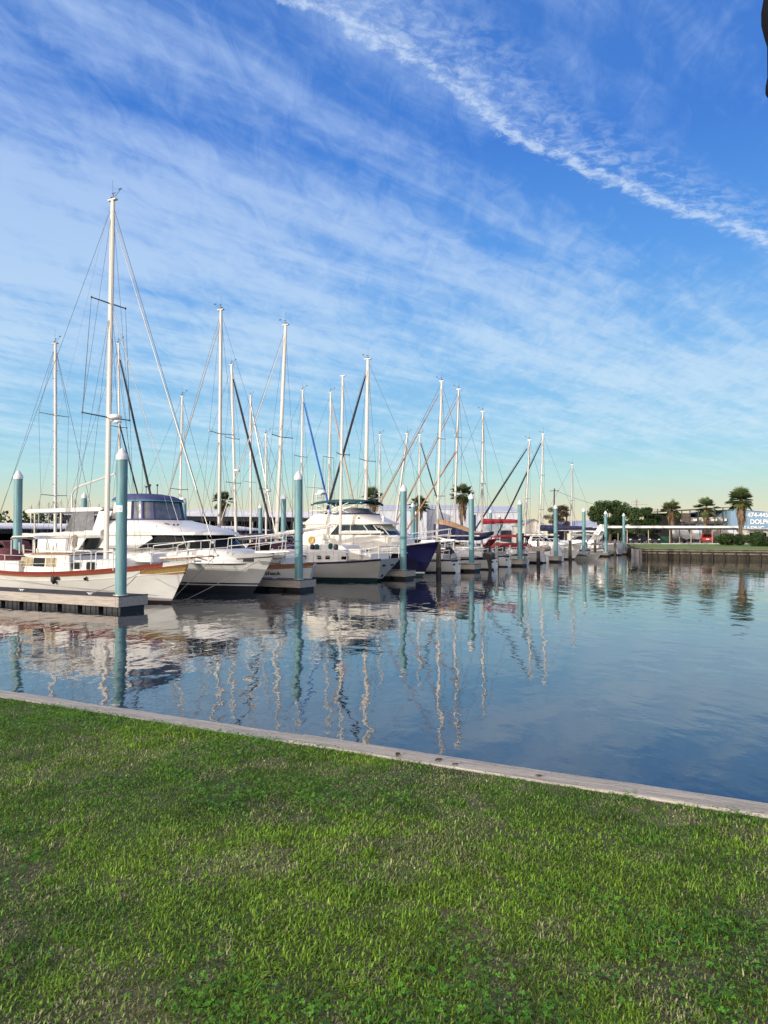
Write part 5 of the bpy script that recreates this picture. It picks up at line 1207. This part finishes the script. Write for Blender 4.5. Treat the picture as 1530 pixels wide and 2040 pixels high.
# ---- roofs over slips and sheds
def corr(mb,p,q,zs,wv=.045,pitch=.30):
    """corrugated sheet: eave line p->q, zs = list of (offset back, z)"""
    p,q=Vector(p),Vector(q); d=(q-p); ln=d.length; d.normalize(); nrm=Vector((-d.y,d.x,0)); n=int(ln/pitch*4); rows=[]
    for i in range(n+1):
        s=ln*i/n; w=wv*math.sin(i*math.pi/2); rows.append([p+d*s+nrm*o+Vector((0,0,z+w)) for o,z in zs])
    mb.grid(rows)
def slip_roof(label,p,q,ze,zr,depth,fascia=.35,posts=7,cat='boat shed',mat_='roofw',base=-.2):
    p=Vector((p[0],p[1],0)); q=Vector((q[0],q[1],0)); t=thing('covered_slip',label,cat,p,math.atan2((q-p).y,(q-p).x)); ln=(q-p).length
    mb=MB(); corr(mb,(0,0,0),(ln,0,0),[(0,ze),(depth/2,zr),(depth,ze)]); o=mb.build('roof',M[mat_],t,smooth=60); o.modifiers.new('s','SOLIDIFY').thickness=.03
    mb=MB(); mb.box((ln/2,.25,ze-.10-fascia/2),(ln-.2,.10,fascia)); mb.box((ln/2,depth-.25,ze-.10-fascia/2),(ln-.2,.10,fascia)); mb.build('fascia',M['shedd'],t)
    for i in range(posts+1):
        for y in (.4,depth-.4):
            mb=MB(); mb.tube([(ln*(.01+.98*i/posts),y,base),(ln*(.01+.98*i/posts),y,ze-.12)],.10,8); mb.build('post',M['alug'],t)
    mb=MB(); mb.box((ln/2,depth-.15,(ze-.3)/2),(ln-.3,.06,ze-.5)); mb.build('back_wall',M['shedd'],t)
    return t
slip_roof('long low corrugated white roof over shaded slips at left','0' and W(6,-44),W(68.5,-44),3.35,3.95,12.5)
pA,pB=at(128,1025,141),at(668,1026,165)
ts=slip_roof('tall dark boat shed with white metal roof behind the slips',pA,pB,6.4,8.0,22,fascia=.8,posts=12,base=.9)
# ---- white metal buildings
def shed(label,x0,x1,yr,ye,D,depth,m='shedw',gable=False,doors=(),base=1.04,roofm='roofw',name='metal_shed',cat='shed',ridge_x=False):
    a=at(x0,ye,D); b=at(x1,ye,D); zr=at(x0,yr,D).z; ze=a.z; w_=b.x-a.x; t=thing(name,label,cat,(a.x,D,base))
    h=ze-base; r=zr-base
    mb=MB(); mb.box((w_/2,depth/2,h/2),(w_,depth,h))
    if ridge_x:
        mb.add([(0,0,h),(w_,0,h),(w_/2,0,r),(0,depth,h),(w_,depth,h),(w_/2,depth,r)],[(0,1,2),(3,5,4)])
    else: mb.add([(0,0,h),(0,depth,h),(0,depth/2,r),(w_,0,h),(w_,depth,h),(w_,depth/2,r)],[(0,1,2),(3,5,4)])
    mb.build('wall',M[m],t,smooth=0)
    mb=MB()
    if ridge_x: mb.add([(-.2,-.3,h+.02-.05),(w_/2,-.3,r+.06),(w_+.2,-.3,h-.03),(-.2,depth+.3,h-.03),(w_/2,depth+.3,r+.06),(w_+.2,depth+.3,h-.03)],[(0,1,4,3),(1,2,5,4)])
    else: mb.add([(-.2,-.3,h-.03),(w_+.2,-.3,h-.03),(w_+.2,depth/2,r+.06),(-.2,depth/2,r+.06),(-.2,depth+.3,h-.03),(w_+.2,depth+.3,h-.03)],[(0,1,2,3),(3,2,5,4)])
    o=mb.build('roof',M[roofm],t,smooth=0); o.modifiers.new('s','SOLIDIFY').thickness=.12
    for i in range(int(w_/1.2)):
        pass
    mb=MB(); n=int(w_/.9)
    for i in range(1,n): mb.box((w_*i/n,-.02,h/2),(.06,.06,h-.1))
    mb.build('siding_rib',M[m],t,smooth=0)
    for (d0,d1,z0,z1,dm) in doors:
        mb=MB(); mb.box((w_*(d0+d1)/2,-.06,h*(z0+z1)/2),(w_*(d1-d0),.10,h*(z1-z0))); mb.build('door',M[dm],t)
    return t
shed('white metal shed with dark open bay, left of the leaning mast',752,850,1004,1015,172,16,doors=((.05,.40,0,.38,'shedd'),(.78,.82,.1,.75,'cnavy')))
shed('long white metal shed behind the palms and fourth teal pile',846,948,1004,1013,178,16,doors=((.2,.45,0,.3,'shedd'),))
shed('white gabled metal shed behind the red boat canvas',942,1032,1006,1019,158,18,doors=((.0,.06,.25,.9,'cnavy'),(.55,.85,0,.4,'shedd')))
shed('small grey house with low gable roof behind the navy boom cover',1036,1090,1034,1047,146,9,m='gel2',roofm='alug',ridge_x=True,doors=((.15,.3,.1,.6,'glass'),(.6,.8,.1,.6,'shedd')))
shed('low building with white corrugated roof behind the runabout with blue top',1122,1196,1037,1049,150,10,m='shedd',doors=((.1,.3,0,.6,'gel2'),(.5,.7,0,.6,'gel')))
mb=MB(); a=at(1030,1046,140); b=at(1082,1046,140)
for i in range(34): mb.box((a.x+(b.x-a.x)*i/33,140,1.04+1.0),(.30,.04,2.0+.06*math.sin(i*5)))
o=mb.build('wooden_fence',M['pole']); tag(o,'brown board fence behind the red boat canvas','fence')
# ---- carport and cars
cpx0,cpx1=at(1200,1050,118).x,at(1471,1050,118).x
cpt=thing('carport','long flat white edged carport roof over the parked cars','carport',(cpx0,118,GZ)); w_=cpx1-cpx0
mb=MB(); mb.box((w_/2,2.6,2.62),(w_,5.6,.20)); mb.build('roof',M['roofw'],cpt)
mb=MB(); mb.box((w_/2,-.25,2.62),(w_+.1,.06,.34)); mb.build('fascia',M['white'],cpt)
mb=MB(); mb.box((w_/2,.10,2.35),(w_,.12,.26)); mb.build('beam',M['shedd'],cpt)
for i in range(7):
    for y in (.3,4.9):
        mb=MB(); mb.tube([(w_*(.03+.94*i/6),y,0),(w_*(.03+.94*i/6),y,2.3)],.07,8); mb.build('post',M['tan'],cpt)
def car(label,x,y,rz,m,suv=True):
    t=thing('parked_car',label,'car',(x,y,GZ+.01),rz,'cars parked at the carport'); w=lambda x_,z:.90-.20*max(0,z-.95)
    mb=MB(); mb.slab([(-2.2,.32),(-2.28,.62),(-2.22,.95),(-1.9,1.02),(1.0,1.0),(1.9,.88),(2.2,.70),(2.24,.36)],w); b=mb.build('body',m,t,smooth=40); v=b.modifiers.new('b','BEVEL'); v.width=.06; v.segments=2
    mb=MB(); mb.slab([(-2.1,.98),(-1.75,1.52),(-1.4,1.60),(.2,1.60),(.45,1.52),(1.15,.98)],w); b=mb.build('cabin',m,t,smooth=40); v=b.modifiers.new('b','BEVEL'); v.width=.05; v.segments=2
    mb=MB(); mb.extrude([(-2.02,-.68,1.06),(-2.02,.68,1.06),(-1.80,.60,1.48),(-1.80,-.60,1.48)],(-.06,0,0)); mb.build('rear_window',M['glass'],t)
    side_window(t,[(-1.75,1.06),(-1.5,1.48),(.15,1.48),(.85,1.06)],w,M['glass'],name='side_window',off=.02)
    for sx in (-1.38,1.42):
        for sy in (-.82,.82):
            mb=MB(); mb.T=Matrix.Translation((sx,sy-.11,.33))@Matrix.Rotation(R(-90),4,'X'); mb.lathe((0,0,0),[(.33,0),(.33,.22)],18); wh=mb.build('wheel',M['tyre'],t)
            mb=MB(); mb.T=Matrix.Translation((sx,sy-.12,.33))@Matrix.Rotation(R(-90),4,'X'); mb.lathe((0,0,0),[(.2,0),(.2,.24)],14); mb.build('rim',M['steel'],wh)
    for sy in (-.70,.70):
        mb=MB(); mb.box((-2.25,sy,.86),(.10,.26,.17)); mb.build('tail_light',M['lampr'],t)
        mb=MB(); mb.box((2.16,sy,.70),(.12,.3,.13)); mb.build('headlight',M['white'],t)
    mb=MB(); mb.box((-2.29,0,.74),(.03,.42,.13)); mb.build('number_plate',M['plate'],t)
    mb=MB(); mb.box((-2.24,0,.42),(.10,1.7,.16)); mb.box((2.22,0,.42),(.10,1.7,.18)); mb.build('bumper',M['black'],t)
    return t
c=at(1410,1083,121); car('bright red parked car seen from behind under the carport',c.x,121,R(67),M['carred'])
c=at(1256,1083,120.5); car('black parked car under the left end of the carport',c.x,120.5,R(-90),M['carblk'])
c=at(1294,1083,120.5); car('black parked car left of the green dumpster',c.x,120.5,R(-90),M['carblk'])
c=at(1322,1083,121.5); dm=thing('dumpster','green dumpster between the black car and the brown skirted palm trunk','dumpster',(c.x,121.5,GZ+.01))
mb=MB(); mb.slab([(-.75,.12),(-.9,1.15),(.9,1.15),(.75,.12)],.6); mb.build('bin',M['dump'],dm)
mb=MB(); mb.box((0,0,1.19),(1.84,1.28,.06)); mb.build('lid',M['black'],dm)
# ---- open boat storage rack and blue sign building
a=at(1358,1017,150); b=at(1457,1011,150); rk=thing('boat_rack_building','open sided dark steel boat storage rack with stacked boats','storage building',(a.x,150,GZ)); w_=b.x-a.x; hl=a.z-GZ; hr=b.z-GZ
mb=MB(); mb.extrude([(-.3,-.3,hl),(w_,-.3,hr),(w_,16,hr),(-.3,16,hl)],(0,0,.14)); mb.build('roof',M['rtan'],rk)
mb=MB(); mb.box((w_/2,15.9,hl/2),(w_,.1,hl-.2)); mb.build('back_wall',M['black'],rk)  # back wall coloured black to stand in for the shade inside the rack
for i in range(7):
    x=w_*i/6.02; z=hl+(hr-hl)*i/6.02
    mb=MB(); mb.box((x+.05,.1,z/2),(.16,.16,z-.05)); mb.build('column',M['dsteel'],rk)
for z in (1.9,3.6):
    mb=MB(); mb.box((w_/2,.26,z),(w_-.2,.14,.14)); mb.box((w_/2,5,z),(w_-.2,.14,.14)); mb.build('shelf_beam',M['dsteel'],rk)
mb=MB(); mb.box((w_*.09,.12,hl-1.3),(w_*.14,.05,1.6))
for k in range(3): mb.box((w_*.09,.05,hl-1.9+.6*k),(w_*.14,.06,.08))
mb.build('upper_panel',M['rtan'],rk)
mb=MB(); mb.tube([(w_*.62,.05,hl+.1),(w_*.80,.05,3.7)],.06,6); mb.build('brace',M['dsteel'],rk)
rb=thing('racked_boat','white boat stored on the open steel rack','boat',(0,0,0),0,'boats stored on the rack')
mb=MB(); rows=[]
for x,hw,zk in ((-3,.95,.1),(-1,1.05,0),(1,.95,.05),(2.4,.5,.3),(3.1,.04,.75)):
    rows.append([(-hw,x,.85),(-hw*.9,x,.45),(0,x,zk),(hw*.9,x,.45),(hw,x,.85)])
mb.grid(rows); mb.add([rows[0][i] for i in range(5)],[tuple(range(5))]); mb.build('hull',M['gel'],rb,smooth=50)
mb=MB(); mb.grid([[(-r[4][0],r[0][1],.86),(0,r[0][1],.98),(r[4][0],r[0][1],.86)] for r in rows]); mb.box((0,-.4,1.05),(1.1,1.6,.3)); mb.build('deck',M['gel2'],rb)
mb=MB(); mb.box((0,-3.2,.75),(.4,.35,.7)); mb.build('outboard_motor',M['black'],rb)
first=True
for lv,z in enumerate((.15,1.97,3.67)):
    for i in range(5):
        if lv==2 and i==0: continue
        x=w_*(.1+.2*i); loc=(a.x+x,152.9,GZ+z); lab='white boat stored on the open steel rack, %s level'%('ground','middle','upper')[lv]
        if first: rb.location=loc; rb.rotation_euler=(0,0,R(180)); rb['label']=lab; first=False
        else: dup(rb,loc,R(180),lab,'boats stored on the rack')
a=at(1456,1016,149); sb=thing('sign_building','pale blue metal building with big white telephone number and lettering','building',(a.x,149,GZ)); h=a.z-GZ; w_=20
mb=MB(); P=[(0,0,0),(w_,0,0),(w_,0,h-1.6),(1.2,0,h+.05),(0,0,h)]; mb.extrude(P,(0,20,0)); mb.build('wall',M['blued'],sb,smooth=0)
mb=MB(); mb.extrude([(-.15,-.2,h+.02),(1.2,-.2,h+.12),(w_+.1,-.2,h-1.5),(w_+.1,-.2,h-1.38),(1.2,-.2,h+.24),(-.15,-.2,h+.14)],(0,20.4,0)); mb.build('roof',M['ltblue'],sb,smooth=0)
mb=MB()
for i in range(1,44): mb.box((i*.45,-.015,h*.45),(.05,.03,h*.86))
mb.build('siding_rib',M['blued'],sb,smooth=0)
for body,px,py,sz in (('474-445',1489,1030,1.22),('DOLPHIN',1494,1043.5,1.22),('LEASING',1474,1057,1.22)):
    p=at(px,py,149); text('sign_lettering',body,sz,M['white'],sb,(p.x-a.x,-.05,p.z-GZ),(R(90),0,0),depth=.015,bold=.025)
p0,p1=at(1470,1060,146),at(1536,1060,146)
of=thing('office_building','small white office with flat canopy below the blue sign building','building',(p0.x,143,GZ)); w_=p1.x-p0.x+2
mb=MB(); mb.box((w_/2,2,1.2),(w_,4,2.4)); mb.build('wall',M['gel2'],of)
mb=MB(); mb.box((w_/2,1.4,2.52),(w_+1,6,.18)); mb.build('roof',M['roofw'],of)
for f in (.14,.42,.64,.86):
    mb=MB(); mb.box((w_*f,-.03,1.25),(.75,.10,1.1)); mb.build('window',M['glass'],of)
mb=MB(); mb.box((w_*.29,-.03,1.0),(.9,.10,2.0)); mb.build('door',M['shedd'],of)
# boats on trailers and boxes in the yard
def yard(label,x,D,m,L=5,rz=R(90),cat='boat'):
    p=at(x,1083,D); t=thing('trailer_boat',label,cat,(p.x,D,GZ),rz,'boats parked in the yard')
    mb=MB(); rows=[]
    for q in range(7):
        f=q/6; hw=1.0*(1-max(0,f-.5)**2*3.4); hw=max(hw,.05); rows.append([(-L/2+L*f,-hw,1.45+.2*f),(-L/2+L*f,-hw*.85,1.0),(-L/2+L*f,0,.6+.5*max(0,f-.7)),(-L/2+L*f,hw*.85,1.0),(-L/2+L*f,hw,1.45+.2*f)])
    mb.grid(rows); mb.add(rows[0],[tuple(range(5))]); mb.build('hull',M['gel'],t,smooth=50)
    mb=MB(); mb.slab([(-L*.45,1.45),(-L*.3,2.2),(L*.1,2.25),(L*.3,1.6)],.75); mb.build('boat_cover' if m!='gel' else 'cabin',M[m],t)
    mb=MB(); mb.box((0,0,.5),(L*.9,.9,.1)); 
    for s in (-1,1): mb.T=Matrix.Translation((-.5,s*.75,.32))@Matrix.Rotation(R(90),4,'X'); mb.lathe((0,0,-.1),[(.32,0),(.32,.2)],14)
    mb.T=None; mb.build('trailer',M['dsteel'],t); return t
yard('trailer boat with tan cover right of the red car',1432,127,'tan'); yard('white cabin boat on trailer right of the tan covered boat',1448,131,'gel',6); yard('white cabin boat on trailer left of the green fan palm trunk',1388,130,'gel',6,R(70)); yard('white boat on trailer left of the open rack, beside the brown skirted palm',1352,128,'cwht',5,R(100))
# ---- poles, tower, tank
def pole(label,x,yt,D,base=1.04,arm=True,tank=False):
    p=at(x,yt,D); t=thing('utility_pole',label,'utility pole',(p.x,D,base)); h=p.z-base
    mb=MB(); mb.tube([(0,0,0),(.25,0,h)],[.2,.13],8); mb.build('pole',M['pole'],t)
    if arm: 
        mb=MB(); mb.box((.24,0,h-.5),(.12,1.9,.12),rz=R(60)); mb.build('crossarm',M['pole'],t)
    if tank:
        mb=MB(); mb.lathe((.75,0,h-1.6),[(.36,0),(.36,.95),(.2,1.05),(0,1.06)],12); mb.build('transformer',M['alug'],t)
    return (p.x+.25,D,base+h)
e1=pole('taller brown utility pole left of the shortest mast',1102,973,158); e2=pole('shorter brown utility pole with grey transformer beside the shortest mast',1127,1011,150,tank=True)
ax=at(1310,1020,175)
e3=pole('utility pole hidden behind the dark trees right of the oak',1308,1014,176)
mb=MB(); a_,b_=Vector(e1)-Vector((0,0,.3)),Vector(e3)
mb.tube([a_+(b_-a_)*t-Vector((0,0,4*1.6*t*(1-t))) for t in [i/16 for i in range(17)]],.035,4); o=mb.build('power_line',M['black']); tag(o,'power line running right from the taller utility pole to the trees','power line')
tw=at(1267,994,420); tt=thing('transmission_tower','small distant steel transmission tower above the dark trees','tower',(tw.x,420,1)); h=tw.z-1
mb=MB()
for sx,sy in ((-1,-1),(1,-1),(-1,1),(1,1)): mb.tube([(sx*1.8,sy*1.8,0),(sx*.5,sy*.5,h*.8),(sx*.4,sy*.4,h)],.16,4)
for k in range(8):
    z=h*k/8; s_=1.8-1.3*k/8; mb.tube([(-s_,-s_,z),(s_,-s_,z+h/8)],.09,4)
mb.build('lattice',M['alug'],tt)
mb=MB(); mb.box((0,0,h*.86),(13,.4,.3)); mb.box((0,0,h*.93),(5,.4,.3)); mb.build('crossarm',M['alug'],tt)
wt=at(94,1013,620); t=thing('water_tower','pale blue water tower on the far left horizon','water tower',(wt.x,620,1)); h=wt.z-1
mb=MB(); mb.lathe((0,0,h-6.2),[(1,0),(4.2,.8),(4.4,4.2),(3.6,5.4),(1,6.1),(0,6.2)],20); mb.build('tank',M['ltblue'],t)
for i in range(6):
    q=i*math.pi/3; mb=MB(); mb.tube([(4.6*math.cos(q),4.6*math.sin(q),0),(3.9*math.cos(q),3.9*math.sin(q),h-5.2)],.3,6); mb.build('leg',M['ltblue'],t)
# black iron hook hanging into the frame at upper right
hk=thing('hanging_hook','black iron ornament hanging at the upper right edge of the sky','ornament',(.742,1.2,LZ))
mb=MB(); mb.tube([(.05,0,-.1),(.05,0,2.66),(.03,0,2.74),(-.04,0,2.78),(-.105,0,2.75),(-.115,0,2.68)],.012,8); mb.build('pole',M['hang'],hk,smooth=60)
mb=MB(); mb.lathe((-.113,0,2.30),[(0,-.066),(.012,-.062),(.0215,-.046),(.021,-.034),(.0183,-.02),(.018,.03),(.022,.045),(.026,.065),(.026,.085),(.022,.11),(.018,.13),(.018,.40)],16); mb.build('ornament_body',M['hang'],hk,smooth=60)
